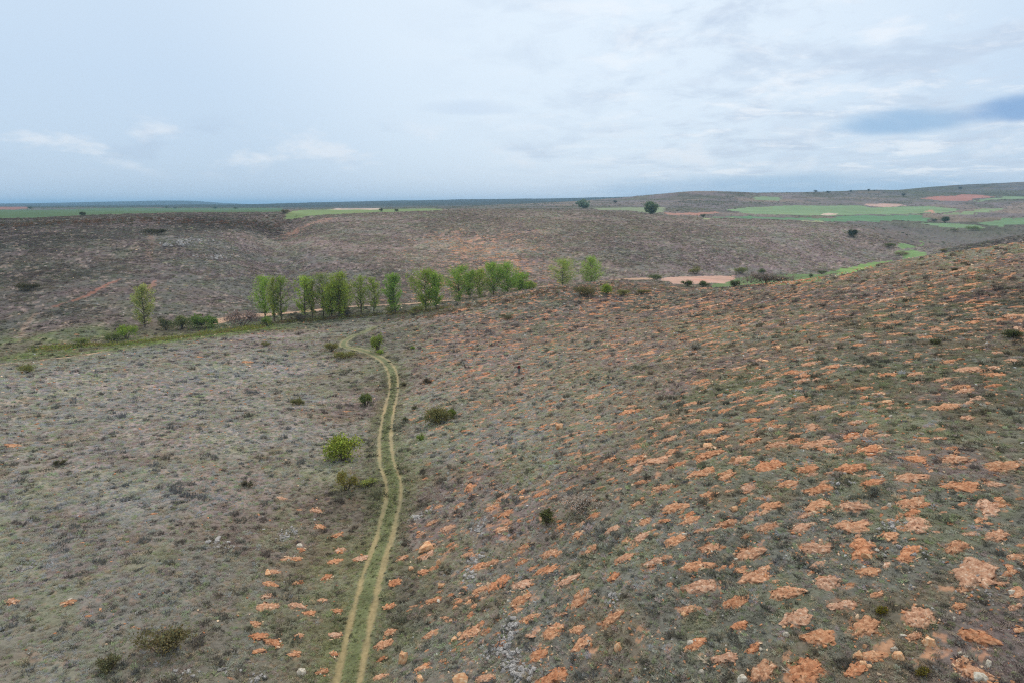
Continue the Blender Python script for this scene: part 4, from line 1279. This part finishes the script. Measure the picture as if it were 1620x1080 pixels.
pop(744, 484, 430, 20, 'narrow poplar inside the dense clump behind the shoulder', s=272, seed=16, col=(92, 122, 56), dens=1.0)
pop(759, 482, 427, 28, 'rounded yellowish poplar inside the dense clump', s=276, seed=17, col=(104, 128, 58), dens=1.1, bushy=0.4)
pop(781, 478, 417, 24, 'tall upright poplar, one of the two tops of the clump', s=280, seed=18, col=(94, 128, 54), dens=1.2)
pop(803, 476, 417, 34, 'tallest broad poplar of the clump with full round crown', s=284, seed=19, col=(94, 128, 54), dens=1.4, bushy=0.3)
pop(824, 472, 433, 22, 'lower poplar sloping down the end of the clump', s=290, seed=20, col=(94, 126, 56), dens=1.2, bushy=0.6)
pop(838, 469, 447, 18, 'lowest bushy poplar closing the clump', s=294, seed=21, col=(98, 122, 58), dens=1.2, bushy=0.9, low=0.05)
pop(892, 456, 412, 34, 'round pale poplar, first of the pair behind the knoll', s=312, seed=22, col=(108, 134, 70), dens=1.3, bushy=0.5)
pop(935, 452, 408, 29, 'oval pale poplar, second of the pair behind the knoll', s=318, seed=23, col=(106, 136, 68), dens=1.5, bushy=0.5, low=0.08)

# lone trees far off
pop(1029, 339, 321, 16, 'lone dark green tree at the brow of the far slope', seed=30, col=(76, 100, 78), lsz=0.9, dens=1.2, bushy=0.8, low=0.1, group=None, name='far_tree')
pop(922, 330, 317, 13, 'far green tree by the pale fields under the hazy ridge', seed=31, col=(84, 110, 96), lsz=1.2, dens=1.0, bushy=0.8, low=0.1, group=None, name='far_tree')

# ------------------------------------------------------------------ shrubs
def bush(u, v, wpx, hpx, lab, col, seed, s=None, **kw):
    """a shrub whose foot shows at photo point u, v"""
    if s is None:
        p_, ss = at([(u, v)])
        x, y, z = p_[0]; s = ss[0]
    else:
        x, y, z = wp(u, v, s); z = float(H1(x, y)[0])
    return shrub((x, y, z - 0.05), wpx * s / 1080.0, max(hpx * s / 1080.0, 0.3), 700 + seed, lab, col, **kw)
BRIGHT = (98, 126, 44); DGREEN = (70, 86, 48); OLV = (88, 96, 60); BARE = (120, 106, 98); DARK = (58, 68, 46)
BUSHES = [
 (546, 728, 62, 40, 'big bright green bush standing alone beside the track', (92, 112, 48), {'dens': 2.0, 'jit': 0.38}),
 (548, 774, 36, 30, 'olive half-bare bush just below the bright green one', (96, 102, 58), {'dens': 0.8}),
 (585, 768, 26, 12, 'low pale green bush at the edge of the track', (104, 122, 68), {'dens': 0.8}),
 (690, 668, 44, 26, 'dull olive bush spreading on the slope across the track', (84, 92, 60), {'dens': 1.2}),
 (714, 660, 15, 14, 'small fresh green bush at the end of the dull olive one', (84, 104, 50), {}),
 (665, 696, 12, 12, 'small bright green bush across the track from the big bush', (96, 124, 58), {}),
 (579, 642, 20, 20, 'dark green bush beside the track below the bend', (76, 94, 56), {}),
 (581, 630, 12, 10, 'little dark bush just above another by the track', (74, 90, 52), {}),
 (676, 606, 14, 8, 'low rust-dark bush on the slope right of the bend', (78, 66, 48), {}),
 (640, 611, 9, 7, 'tiny dark bush by the track near the bend', (72, 76, 54), {}),
 (641, 667, 9, 8, 'tiny dark green bush hugging the track', (70, 84, 52), {}),
 (656, 648, 10, 7, 'small dark bush below the olive spread', (72, 78, 54), {}),
 (598, 556, 24, 28, 'leafy green bush inside the curve of the track', (92, 114, 54), {'dens': 1.6}),
 (601, 560, 12, 8, 'low bright shoot at the foot of the bush inside the curve', (100, 128, 56), {}),
 (653, 553, 7, 6, 'tiny vivid green bush above the bend of the track', (92, 122, 54), {}),
 (524, 556, 22, 16, 'olive bush where the track turns back', (90, 98, 60), {}),
 (545, 567, 34, 13, 'long low olive bush beside the turning track', (86, 96, 56), {}),
 (420, 548, 16, 8, 'small olive bush on the crest of the pale hill', (92, 100, 66), {}),
 (803, 505, 22, 8, 'low dark bush high on the shoulder of the slope', (78, 84, 66), {}),
 (866, 829, 22, 26, 'dark green bush beside the dead grey brush pile', (70, 82, 52), {}),
 (257, 1032, 88, 44, 'wide olive bush low on the pale near hillside', (80, 84, 60), {'dens': 0.55}),
 (172, 1062, 40, 24, 'dark olive bush left of the wide olive one', (74, 82, 60), {'dens': 0.6}),
 (95, 735, 18, 10, 'small dark bush alone on the pale hillside', (72, 70, 48), {}),
 (392, 770, 20, 12, 'dark grey-green bush in the middle of the pale hillside', (80, 86, 72), {}),
 (472, 640, 20, 12, 'green bush on the mauve part of the hillside', (86, 96, 64), {}),
 (43, 590, 30, 14, 'green bush on the crest by the pale lane', (84, 96, 58), {}),
 (200, 536, 34, 22, 'bright green round bush at the stream beside the lone poplar', (90, 118, 48), {'dens': 1.6}),
 (131, 546, 26, 12, 'pale green low bush beside the stream strip', (90, 108, 62), {}),
 (178, 540, 26, 14, 'dull green bush left of the bright streamside bush', (80, 98, 58), {}),
 (263, 522, 22, 22, 'dark bush just right of the lone poplar', (66, 78, 54), {}),
 (288, 521, 34, 22, 'grey-green bush between two darker streamside bushes', (82, 98, 66), {'dens': 1.3}),
 (322, 520, 40, 23, 'dense dark green dome-shaped bush by the stream', (72, 98, 50), {'dens': 2.0}),
 (383, 516, 52, 28, 'leafless mauve-brown thicket at the head of the poplar row', (122, 106, 98), {'dens': 1.2}),
 (423, 516, 16, 16, 'fresh green bush in front of the first poplar trunk', (88, 114, 58), {}),
 (470, 507, 26, 10, 'low brown thicket under the first gap of the poplar row', (92, 84, 70), {}),
 (548, 500, 28, 14, 'dusky brown thicket at the foot of the broadest poplar', (96, 92, 74), {}),
 (618, 496, 20, 12, 'green undergrowth bush at the foot of the lone narrow poplar', (84, 100, 58), {}),
 (660, 494, 24, 10, 'green bush at the foot of the broad forked poplar', (86, 98, 56), {}),
 (960, 466, 22, 15, 'bright green bush on the front of the knoll', (94, 120, 52), {'dens': 1.4}),
 (922, 468, 44, 14, 'dark scrubby bush on the front of the knoll', (76, 80, 54), {}),
 (985, 468, 26, 10, 'olive bush next to the bright bush on the knoll', (88, 98, 58), {}),
 (1018, 466, 22, 8, 'olive bush at the far end of the knoll', (86, 92, 60), {}),
 (1036, 444, 24, 10, 'dark green bush at the corner of the pale bare field', (66, 84, 54), {}),
 (1086, 454, 20, 10, 'dark round bush below the bare field, first of two', (60, 76, 48), {}),
 (1112, 455, 18, 11, 'dark round bush below the bare field, second of two', (60, 78, 48), {}),
 (1162, 455, 15, 13, 'single dark bush on the green meadow', (58, 74, 50), {}),
 (1212, 451, 80, 18, 'long leafless mauve thicket at the edge of the meadow', (112, 102, 92), {'dens': 1.2, 'depth': 0.4}),
 (1102, 434, 30, 12, 'olive scrub at the foot of the far slope above the field', (88, 96, 66), {}),
 (1171, 433, 22, 10, 'olive bush at the foot of the far slope near the meadow', (82, 96, 62), {}),
 (1208, 434, 16, 9, 'dark green bush at the foot of the far slope', (68, 84, 56), {}),
 (1282, 439, 9, 6, 'small dark bush near the bend of the meadow', (66, 82, 54), {}),
 (1300, 434, 14, 6, 'dark bush where the meadow strip narrows', (66, 80, 56), {}),
 (1348, 375, 18, 11, 'solitary very dark round bush on the far mauve slope', (42, 56, 40), {'dens': 2.4}),
 (1403, 391, 24, 7, 'dark scrub bush at the head of the upper meadow', (68, 82, 56), {}),
 (1427, 404, 22, 6, 'grey scrub bush beside the upper meadow', (92, 96, 80), {}),
 (1492, 399, 12, 5, 'olive bush on the far edge of the near crest', (92, 96, 62), {}),
 (1511, 429, 10, 5, 'small dark bush on the upper near slope', (58, 62, 44), {}),
 (1495, 353, 15, 9, 'dark round bush beside the green fields', (56, 76, 58), {'dens': 1.6}),
 (1478, 351, 8, 5, 'small dark bush touching the green field edge', (62, 80, 62), {}),
 (1540, 365, 22, 7, 'green scrub bush in the hollow beyond the upper meadow', (84, 108, 72), {}),
 (1512, 366, 16, 5, 'grey-green scrub in the hollow beyond the upper meadow', (88, 100, 80), {}),
 (1112, 344, 8, 5, 'small dark bush beside the yellowish field strip', (62, 80, 66), {}),
 (973, 322, 8, 5, 'dark round bush on the hazy slope behind the lone tree', (56, 66, 60), {}),
 (1429, 311, 7, 5, 'dark bush on the dark ridge above the red field', (58, 70, 66), {}),
 (1290, 305, 6, 4, 'first of the specks of bushes on the skyline', (60, 74, 70), {}),
 (1311, 306, 7, 4, 'wider bush on the skyline right of the first speck', (60, 74, 70), {}),
 (1346, 304, 4, 3, 'tiny skyline bush between two others', (60, 74, 70), {}),
 (1374, 303, 4, 4, 'upright tiny bush on the skyline', (58, 72, 68), {}),
 (1519, 300, 6, 4, 'dark bush on the high skyline ridge', (56, 70, 66), {}),
 (48, 331, 8, 4, 'dark bush between the red plateau field and the green', (60, 80, 66), {}),
 (132, 342, 10, 7, 'dark bush at the near rim of the green plateau field', (52, 66, 54), {}),
 (263, 330, 5, 4, 'first small bush on the plateau skyline', (60, 78, 70), {}),
 (277, 331, 6, 3, 'second small bush on the plateau skyline', (60, 78, 70), {}),
 (340, 331, 8, 4, 'dark bush on the plateau skyline near the field corner', (56, 74, 62), {}),
 (373, 331, 8, 3, 'low bush on the plateau skyline past the field corner', (60, 78, 66), {}),
 (452, 338, 14, 6, 'brown-green bush between the two plateau fields', (76, 82, 62), {}),
 (603, 335, 7, 5, 'dark bush on the brow above the orange stony slope', (62, 78, 62), {}),
 (627, 335, 7, 4, 'smaller dark bush on the brow above the stony slope', (62, 78, 62), {}),
 (42, 460, 44, 12, 'long dark olive thicket on the far dark slope', (70, 66, 44), {'depth': 0.5}),
 (245, 372, 44, 10, 'dark scrub patch below the plateau rim', (66, 64, 46), {'depth': 0.5}),
 (1395, 970, 18, 15, 'yellow-green gorse tuft among the orange earth mounds', (84, 88, 34), {}),
 (1460, 1068, 20, 15, 'dark yellow-green tuft near the bottom boulders', (80, 82, 38), {}),
 (1380, 785, 26, 16, 'blue-grey bush beside an orange mound on the near slope', (78, 88, 84), {}),
 (1600, 535, 26, 14, 'dark green bush at the edge of the near slope', (60, 72, 48), {}),
 (1480, 545, 18, 10, 'dark green bush in the upper near slope', (66, 76, 52), {}),
 (1100, 553, 20, 12, 'grey thorny bush on the upper slope', (124, 120, 108), {'dens': 0.7}),
]
for k, (u, v, w_, h_, lab, col, kw) in enumerate(BUSHES):
    bush(u, v, w_, h_, lab, col, k, name='bush', cat='bush', **kw)

# dead brush pile of grey branches
p_, ss = at([(922, 808)])
dx_, dz_ = 74 * ss[0] / 1080, 24 * ss[0] / 1080
shrub(tuple(p_[0] - np.array([0, 0, 0.05])), dx_, dz_, 990, 'dead grey-mauve brush sprawling on the slope beside a dark bush', (150, 138, 126), name='dead_brush', cat='brush', dens=0.9, lsz=0.09)

# thin brush along the stream bank and plateau rim: nobody could count it
def brush_mass(name, pts_uv, n, hw, size, col, label, seed, s=None, spread=2.0):
    r_ = np.random.default_rng(seed)
    P = np.asarray(pts_uv)
    if P.shape[1] == 3:
        X, Y, _ = wp(P[:, 0], P[:, 1], P[:, 2]); W2 = np.stack([X, Y], 1)
    else:
        W2 = at(P)[0][:, :2]
    W2 = spline(W2, 8)
    seg = r_.integers(0, len(W2) - 1, n); t = r_.uniform(0, 1, n)[:, None]
    c = W2[seg] * (1 - t) + W2[seg + 1] * t + r_.normal(size=(n, 2)) * spread
    z = H1(c[:, 0], c[:, 1])
    C = []; K = []
    for i in range(n):
        m = int(r_.integers(14, 40)); w = hw * math.exp(r_.normal() * 0.35)
        q = r_.normal(size=(m, 3)) * np.array([w * 0.5, w * 0.5, w * 0.35])
        q[:, 2] = np.abs(q[:, 2])
        C.append(q + np.array([c[i, 0], c[i, 1], z[i] - 0.05])); K += [r_.integers(0, len(col))] * m
    C = np.concatenate(C); K = np.array(K)
    cl = np.array([lin(x) for x in col])[K] * LEAFK
    n2_ = len(C)
    a = r_.normal(size=(n2_, 3)); a /= np.linalg.norm(a, axis=1, keepdims=True)
    b_ = np.cross(a, r_.normal(size=(n2_, 3))); b_ /= np.linalg.norm(b_, axis=1, keepdims=True)
    sz = size * np.exp(r_.normal(size=(n2_, 1)) * 0.3)
    q = np.stack([C - a * sz * 0.4, C - b_ * sz * 0.5, C + a * sz * 0.4, C + b_ * sz * 0.5], 1)
    o = mesh_np(name, q.reshape(-1, 3), np.arange(n2_ * 4).reshape(n2_, 4), leaf_m, np.repeat(cl * np.exp(r_.normal(size=(n2_, 1)) * 0.2), 4, 0), smooth=False)
    return tag(o, label, 'brush', kind='stuff')
brush_mass('undergrowth', [(60, 552), (130, 548), (200, 544), (260, 538), (320, 530), (380, 522), (410, 517)], 620, 0.85, 0.30, [(84, 104, 52), (96, 112, 54), (96, 92, 60), (84, 88, 58), (76, 92, 50)], 'mixed green and rusty undergrowth along the stream strip', 41, spread=2.2)
brush_mass('undergrowth', [(420, 513), (470, 508), (520, 505), (570, 501), (620, 497), (670, 494), (700, 490)], 420, 0.85, 0.28, [(66, 74, 48), (60, 58, 46), (84, 96, 58), (92, 82, 68), (90, 104, 60)], 'dark tangle of undergrowth along the stream bank under the poplars', 42, spread=1.5)
brush_mass('undergrowth', [(715, 484, 262), (760, 478, 272), (800, 474, 280), (840, 468, 290)], 70, 1.0, 0.32, [(84, 106, 52), (90, 98, 60), (74, 84, 50)], 'leafy undergrowth among the trunks of the dense poplar clump', 43, spread=2.0)
brush_mass('scrub', [(0, 357), (60, 355), (120, 352), (180, 351), (240, 348), (300, 350), (360, 354), (420, 358), (450, 352)], 420, 1.1, 0.55, [(66, 62, 44), (78, 68, 54), (60, 62, 46), (84, 66, 52)], 'dark scrub crowding the rim of the plateau', 44, spread=9.0)
brush_mass('scrub', [(880, 460), (930, 455), (980, 453), (1030, 455), (1070, 460)], 160, 0.7, 0.30, [(94, 88, 76), (104, 92, 84), (84, 88, 60), (112, 100, 92)], 'mauve and olive scrub over the low knoll', 45, spread=5.0)
brush_mass('scrub', [(665, 503), (700, 496), (740, 487), (790, 478), (840, 468), (870, 462)], 260, 0.55, 0.26, [(74, 74, 56), (96, 86, 76), (84, 88, 62), (68, 64, 54)], 'dark heathy scrub along the brow of the hill shoulder', 46, spread=2.6)
#STAGE3

# ------------------------------------------------------------------ boulders
BM = [rock_mesh('boulder', 400 + k, boulder_m, 34, 0.75, True) for k in range(6)]
BP = [rock_mesh('boulder', 420 + k, pale_m, 34, 0.8, True) for k in range(3)]
STM = [rock_mesh('stone', 460 + k, boulder_m, 14, 0.7) for k in range(5)]
STP = [rock_mesh('stone', 470 + k, pale_m, 14, 0.7) for k in range(2)]
BOULD = [
 (637, 1050, 15, 27, 'tall upright ochre boulder beside the track near the bottom edge', 0),
 (728, 1080, 32, 15, 'long low flat-topped ochre boulder at the bottom edge', 0),
 (664, 1079, 18, 13, 'pinkish boulder at the bottom edge, next to a flat-topped one', 0),
 (673, 872, 30, 17, 'broad tilted ochre slab on the slope beside the track', 0),
 (693, 894, 9, 15, 'narrow upright ochre stone below the tilted slab', 0),
 (650, 902, 11, 8, 'small pale stone left of the narrow upright stone', 0),
 (698, 930, 14, 9, 'pale ochre stone above the stony scree by the track', 0),
 (476, 1067, 16, 12, 'pinkish white boulder on the track side of the pale hillside', 1),
 (473, 865, 12, 7, 'pale stone between earth mounds left of the track', 1),
 (718, 1014, 14, 9, 'yellowish boulder on the edge of an orange mound', 0),
 (977, 1030, 14, 20, 'pale ochre boulder beside an orange mound low on the slope', 0),
 (867, 767, 10, 10, 'rounded ochre boulder near the dead brush', 0),
 (825, 790, 10, 8, 'small ochre boulder above the grey rock vein', 0),
 (885, 678, 16, 14, 'tilted ochre boulder at the middle of the slope', 0),
 (1472, 1022, 23, 17, 'largest cream boulder, beside a red mound near the bottom', 0),
 (1359, 1042, 20, 15, 'ochre boulder in a cluster, widest of the three', 0),
 (1366, 1053, 14, 11, 'ochre boulder in a cluster, below the widest one', 0),
 (1376, 1056, 10, 7, 'pinkish small boulder at the end of a cluster', 0),
 (1369, 1025, 8, 9, 'small pointed stone above a boulder cluster', 0),
 (1417, 1033, 14, 13, 'white boulder leaning on a cream one', 1),
 (1423, 1043, 22, 14, 'cream boulder with a white one leaning on it', 0),
 (1565, 1054, 14, 13, 'rounded cream boulder above the rubble mound at the corner', 1),
 (1553, 1078, 26, 16, 'big pale boulder on the rubble mound at the bottom edge', 1),
 (1520, 1035, 8, 7, 'small round white stone above an orange mound', 1),
 (1245, 1006, 12, 8, 'lone white flattish stone on the dark heath', 1),
 (1163, 808, 14, 12, 'ochre block standing alone in the dark heath', 0),
 (1407, 802, 8, 11, 'white upright stone beside a pale orange mound', 1),
 (1367, 900, 9, 7, 'cream stone on top of an orange mound', 1),
 (1093, 1021, 14, 11, 'white stone on a reddish mound low on the slope', 1),
 (1110, 1066, 11, 11, 'pinkish white stone near the bottom of the slope', 1),
 (1175, 1079, 18, 15, 'white boulder in the stony mound at the bottom edge', 1),
 (1510, 981, 9, 8, 'bright white angular stone on the dark heath', 1),
 (1160, 731, 11, 13, 'upright ochre boulder, left of a close pair', 0),
 (1178, 732, 10, 13, 'upright ochre boulder, right of a close pair', 0),
 (1120, 707, 18, 8, 'flat cream-ochre slab in the middle of the slope', 0),
 (1038, 848, 9, 9, 'round orange-brown stone at the end of a mound', 0),
 (1167, 672, 8, 6, 'small cream stone on the upper slope', 1),
 (1220, 682, 10, 9, 'pale pointed stone at the edge of an orange mound', 1),
 (1379, 687, 10, 9, 'round orange stone on the upper slope', 0),
 (1393, 712, 12, 9, 'cream boulder resting on an orange mound', 0),
 (1410, 661, 8, 7, 'small cream boulder above the pair of mounds', 1),
 (1405, 638, 16, 7, 'low ochre boulder on the upper right slope', 0),
 (1232, 554, 10, 9, 'ochre boulder high on the slope', 0),
 (1211, 573, 12, 7, 'flat ochre boulder high on the slope', 0),
 (1452, 566, 10, 10, 'squat orange-yellow boulder high on the right slope', 0),
 (1590, 797, 12, 9, 'pale boulder beside an orange mound at the right edge', 0),
 (1098, 1030, 8, 6, 'small ochre stone below a white one', 0),
]
for k, (u, v, w_, h_, lab, typ) in enumerate(BOULD):
    p_, ss = at([(u, v)])
    a = w_ * ss[0] / 1080 * 0.5; hh = h_ * ss[0] / 1080 * 0.5
    src = (BP if typ else BM)
    me = src[k % len(src)]
    o = link('boulder', me, (p_[0, 0], p_[0, 1] + a * 0.4, p_[0, 2] + hh * 0.42), (rng.normal() * 0.12, rng.normal() * 0.12, rng.normal() * 0.35 + (math.pi if rng.uniform() < 0.5 else 0)), (a * 0.92, a * 0.85, hh * 1.3))
    tag(o, lab, 'boulder', 'boulders on the slopes')

# outcrops of grey lichen-covered limestone: chains of blocks
GR = [rock_mesh('rock', 440 + k, grey_m, 18, 0.7) for k in range(8)]
def outcrop(chain, n, spread, size, lab, seed, mats=None):
    r_ = np.random.default_rng(seed)
    W = spline(at(chain)[0][:, :2], 8) if len(chain) > 1 else at(chain)[0][:, :2]
    c0 = W[len(W) // 2]
    z0 = float(H1(c0[0], c0[1])[0])
    root = empty('rock_outcrop', (c0[0], c0[1], z0))
    for k in range(int(n * 1.7)):
        q = W[r_.integers(0, len(W))] + r_.normal(size=2) * spread
        z = float(H1(q[0], q[1])[0])
        s_ = size * 0.74 * math.exp(r_.normal() * 0.45)
        o = link('rock', GR[r_.integers(0, 8)], (q[0] - c0[0], q[1] - c0[1], z - z0 + s_ * 0.25), (r_.normal() * 0.3, r_.normal() * 0.3, r_.uniform(0, 6.28)), (s_, s_ * r_.uniform(0.7, 1.1), s_ * r_.uniform(0.7, 1.3)), root)
    return tag(root, lab, 'rock outcrop')
outcrop([(800, 978), (803, 1000), (797, 1022), (806, 1042), (818, 1060), (828, 1078)], 110, 0.34, 0.17, 'winding vein of grey lichened rock running down to the bottom edge', 1)
outcrop([(764, 1025), (775, 1030), (790, 1028), (800, 1040)], 36, 0.35, 0.13, 'scattered grey rocks branching off the winding vein', 2)
outcrop([(750, 880), (748, 895), (744, 912), (740, 928)], 55, 0.28, 0.15, 'narrow streak of grey rock pointing down the slope', 3)
outcrop([(766, 822), (762, 832), (757, 842)], 30, 0.5, 0.16, 'grey-mauve rock patch above the narrow rock streak', 4)
outcrop([(655, 822), (665, 816), (680, 806)], 26, 0.35, 0.18, 'grey rock shelf beside the track with an ochre stone on it', 5)
outcrop([(338, 858), (350, 862), (366, 864)], 34, 0.5, 0.15, 'white-flecked rocks on the pale hillside near the track', 6)
outcrop([(440, 852), (452, 848), (466, 838)], 38, 0.4, 0.17, 'grey-white rock ledge at the foot of the pale hillside', 7)
outcrop([(265, 1070), (285, 1060), (300, 1068)], 26, 0.3, 0.12, 'grey rocks just below the wide olive bush', 8)
outcrop([(345, 1060), (375, 1058), (392, 1052)], 20, 0.3, 0.10, 'pale stones strewn right of the wide olive bush', 9)
outcrop([(405, 1075), (414, 1068)], 18, 0.2, 0.14, 'grey pinnacle rocks at the bottom edge left of the track', 10)
outcrop([(30, 903), (40, 898), (48, 892)], 14, 0.3, 0.13, 'grey rocks at the left edge of the pale hillside', 11)
outcrop([(1395, 835), (1412, 830), (1420, 838)], 26, 0.4, 0.12, 'grey-white rocks between two orange mounds on the slope', 12)
outcrop([(1430, 862), (1440, 858), (1470, 880)], 24, 0.5, 0.10, 'grey-white rubble below the orange mounds on the slope', 13)
outcrop([(1318, 764), (1335, 760), (1345, 770)], 24, 0.45, 0.11, 'grey rubble patch by the orange mound above the blue-grey bush', 14)
outcrop([(1535, 945), (1560, 935), (1570, 928)], 26, 0.4, 0.09, 'whitish rubble beside the long mound at the right', 15)
outcrop([(965, 940), (972, 950), (966, 958)], 18, 0.25, 0.11, 'small grey rock cluster at the middle bottom of the slope', 16)
outcrop([(850, 842), (858, 848)], 14, 0.3, 0.11, 'white rocks near the dark bush by the dead brush', 17)
outcrop([(1105, 548), (1095, 560)], 16, 0.8, 0.18, 'grey rocks under the thorny bush high on the slope', 18)
outcrop([(272, 388), (290, 384), (315, 380)], 40, 3.0, 0.9, 'grey crag on the brow of the far dark slope', 19)
outcrop([(310, 405), (335, 408), (368, 405)], 40, 2.5, 0.7, 'broken pale ledge below the grey crag of the far slope', 20)

# loose stones of the hillside, each a piece of the ground
cand = np.where(ms < 95)[0]
for k in range(280):
    i = int(rng.choice(cand))
    a = rng.uniform(0, 6.28); q = math.sqrt(rng.uniform(0.1, 1.7)) * m_rad[i]
    x, y = mp[i, 0] + q * math.cos(a), mp[i, 1] + q * math.sin(a) * 0.7
    s_ = 0.085 * math.exp(rng.normal() * 0.42) * (0.7 + ms[i] / 110)
    me = [STM, STM, STM, STP][rng.integers(0, 4)]
    link('stone', me[rng.integers(0, len(me))], (x, y, float(H1(x, y)[0]) + 0.04 + s_ * 0.2), (rng.normal() * 0.2, rng.normal() * 0.2, rng.uniform(0, 6.28)), (s_ * 1.25, s_, s_ * 0.95), ground)

# ------------------------------------------------------------------ the walker on the slope
def plain(name, c, rough=0.8):
    m, T, b, out = new_mat(name)
    pos = T.new('ShaderNodeTexCoord').outputs['Object']
    v = T.vmath('SCALE', tuple(c))
    T.put(v.node.inputs['Scale'], T.math('MULTIPLY_ADD', T.noise(pos, 9.0, 4, 0.6), 0.5, 0.75))
    T.put(b.inputs['Base Color'], v); b.inputs['Roughness'].default_value = rough
    return m
def skin_obj(name, chains, mat, parent=None, sub=2, root=0):
    """chains: list of [(x,y,z,r),...]; a first point equal to an existing one joins there"""
    V = []; Rr = []; E = []
    def idx(p):
        for i, q in enumerate(V):
            if (Vector(q) - Vector(p[:3])).length < 1e-4:
                return i
        V.append(tuple(p[:3])); Rr.append(p[3])
        return len(V) - 1
    for ch in chains:
        pr = None
        for p_ in ch:
            i = idx(p_)
            if pr is not None and pr != i: E.append((pr, i))
            pr = i
    me = bpy.data.meshes.new(name)
    me.from_pydata(V, E, [])
    o = bpy.data.objects.new(name, me); COL.objects.link(o)
    md = o.modifiers.new('skin', 'SKIN'); md.use_smooth_shade = True
    if not me.skin_vertices:
        bm = bmesh.new(); bm.from_mesh(me); bm.verts.layers.skin.verify(); bm.to_mesh(me); bm.free()
    for i, sv_ in enumerate(me.skin_vertices[0].data):
        r_ = Rr[i]
        sv_.radius = r_ if isinstance(r_, tuple) else (r_, r_)
        sv_.use_root = (i == root)
    sb = o.modifiers.new('sub', 'SUBSURF'); sb.levels = sub; sb.render_levels = sub
    me.materials.append(mat)
    if parent is not None: o.parent = parent
    return o
pp, pss = at([(821, 591)])
skin_m = plain('skin', L3(196, 150, 124)); jack_m = plain('jacket', L3(104, 22, 34)); trou_m = plain('trousers', L3(92, 108, 108)); hair_m = plain('hair', L3(44, 34, 28)); shoe_m = plain('shoe', L3(60, 54, 48))
hipL, hipR = (-0.10, 0.0, 0.90), (0.10, 0.0, 0.90)
kneeL, ankL = (-0.13, -0.14, 0.50), (-0.14, -0.10, 0.09)
kneeR, ankR = (0.12, -0.04, 0.49), (0.13, 0.16, 0.10)
shL, elL, wrL = (-0.19, 0, 1.40), (-0.26, 0.05, 1.12), (-0.25, -0.10, 0.90)
shR, elR, wrR = (0.19, 0, 1.40), (0.27, 0.02, 1.12), (0.26, -0.12, 0.90)
def hand(w, sgn):
    ch = []
    palm = (w[0], w[1] - 0.03, w[2] - 0.07)
    ch.append([(*w, 0.026), (*palm, 0.034)])
    for k, L in enumerate((0.062, 0.070, 0.066, 0.052)):
        oy = (k - 1.5) * 0.020
        b0 = (palm[0] + 0.004 * sgn, palm[1] + oy, palm[2] - 0.035)
        ch.append([(*palm, 0.034), (*b0, 0.010), (b0[0] - 0.008 * sgn, b0[1], b0[2] - L * 0.55, 0.009), (b0[0] - 0.022 * sgn, b0[1], b0[2] - L, 0.007)])
    ch.append([(*palm, 0.034), (palm[0] - 0.012 * sgn, palm[1] - 0.040, palm[2] - 0.005, 0.011), (palm[0] - 0.016 * sgn, palm[1] - 0.056, palm[2] - 0.045, 0.008)])
    return ch
body = [[(0, 0, 0.93, 0.13), (0, 0.01, 1.10, 0.12), (0, 0.01, 1.30, 0.14), (0, 0, 1.43, 0.10), (0, -0.01, 1.50, 0.055), (0, -0.025, 1.57, 0.070), (0, -0.02, 1.645, 0.098), (0, -0.015, 1.71, 0.070)],
        [(0, -0.025, 1.57, 0.070), (0, -0.095, 1.595, 0.032)], [(0, -0.02, 1.645, 0.098), (0, -0.118, 1.632, 0.014)],
        [(0, -0.02, 1.645, 0.098), (-0.094, 0.0, 1.635, 0.016)], [(0, -0.02, 1.645, 0.098), (0.094, 0.0, 1.635, 0.016)],
        [(0, 0, 1.43, 0.10), (*shL, 0.060), (*elL, 0.042), (*wrL, 0.026)], [(0, 0, 1.43, 0.10), (*shR, 0.060), (*elR, 0.042), (*wrR, 0.026)],
        [(0, 0, 0.93, 0.13), (*hipL, 0.085), (*kneeL, 0.055), (*ankL, 0.036), (ankL[0], ankL[1] - 0.14, 0.03, 0.028)],
        [(0, 0, 0.93, 0.13), (*hipR, 0.085), (*kneeR, 0.055), (*ankR, 0.036), (ankR[0], ankR[1] - 0.14, 0.04, 0.028)]] + hand(wrL, -1) + hand(wrR, 1)
person = skin_obj('person', body, skin_m)
person.location = tuple(pp[0] + np.array([0, 0, 0.02])); person.rotation_euler = (0, 0, 0.5)
tag(person, 'person in a dark red jacket and grey trousers walking on the slope', 'person')
skin_obj('jacket', [[(0, 0, 0.86, 0.175), (0, 0.01, 1.10, 0.150), (0, 0.01, 1.30, 0.165), (0, 0, 1.43, 0.12), (0, -0.005, 1.49, 0.075)],
                    [(0, 0, 1.43, 0.12), (*shL, 0.080), (*elL, 0.060), (wrL[0], wrL[1] + 0.01, wrL[2] + 0.02, 0.044)], [(0, 0, 1.43, 0.12), (*shR, 0.080), (*elR, 0.060), (wrR[0], wrR[1] + 0.01, wrR[2] + 0.02, 0.044)]], jack_m, person)
skin_obj('trousers', [[(0, 0, 0.95, 0.14), (*hipL, 0.105), (*kneeL, 0.075), (ankL[0], ankL[1], ankL[2] + 0.03, 0.058)], [(0, 0, 0.95, 0.14), (*hipR, 0.105), (*kneeR, 0.075), (ankR[0], ankR[1], ankR[2] + 0.03, 0.058)]], trou_m, person)
skin_obj('hair', [[(0, 0.045, 1.62, 0.080), (0, 0.02, 1.70, 0.095), (0, -0.02, 1.735, 0.075)]], hair_m, person)
for a_ in (ankL, ankR):
    skin_obj('shoe', [[(a_[0], a_[1] + 0.04, a_[2] - 0.03, 0.048), (a_[0], a_[1] - 0.06, a_[2] - 0.05, 0.046), (a_[0], a_[1] - 0.17, a_[2] - 0.06, 0.036)]], shoe_m, person)
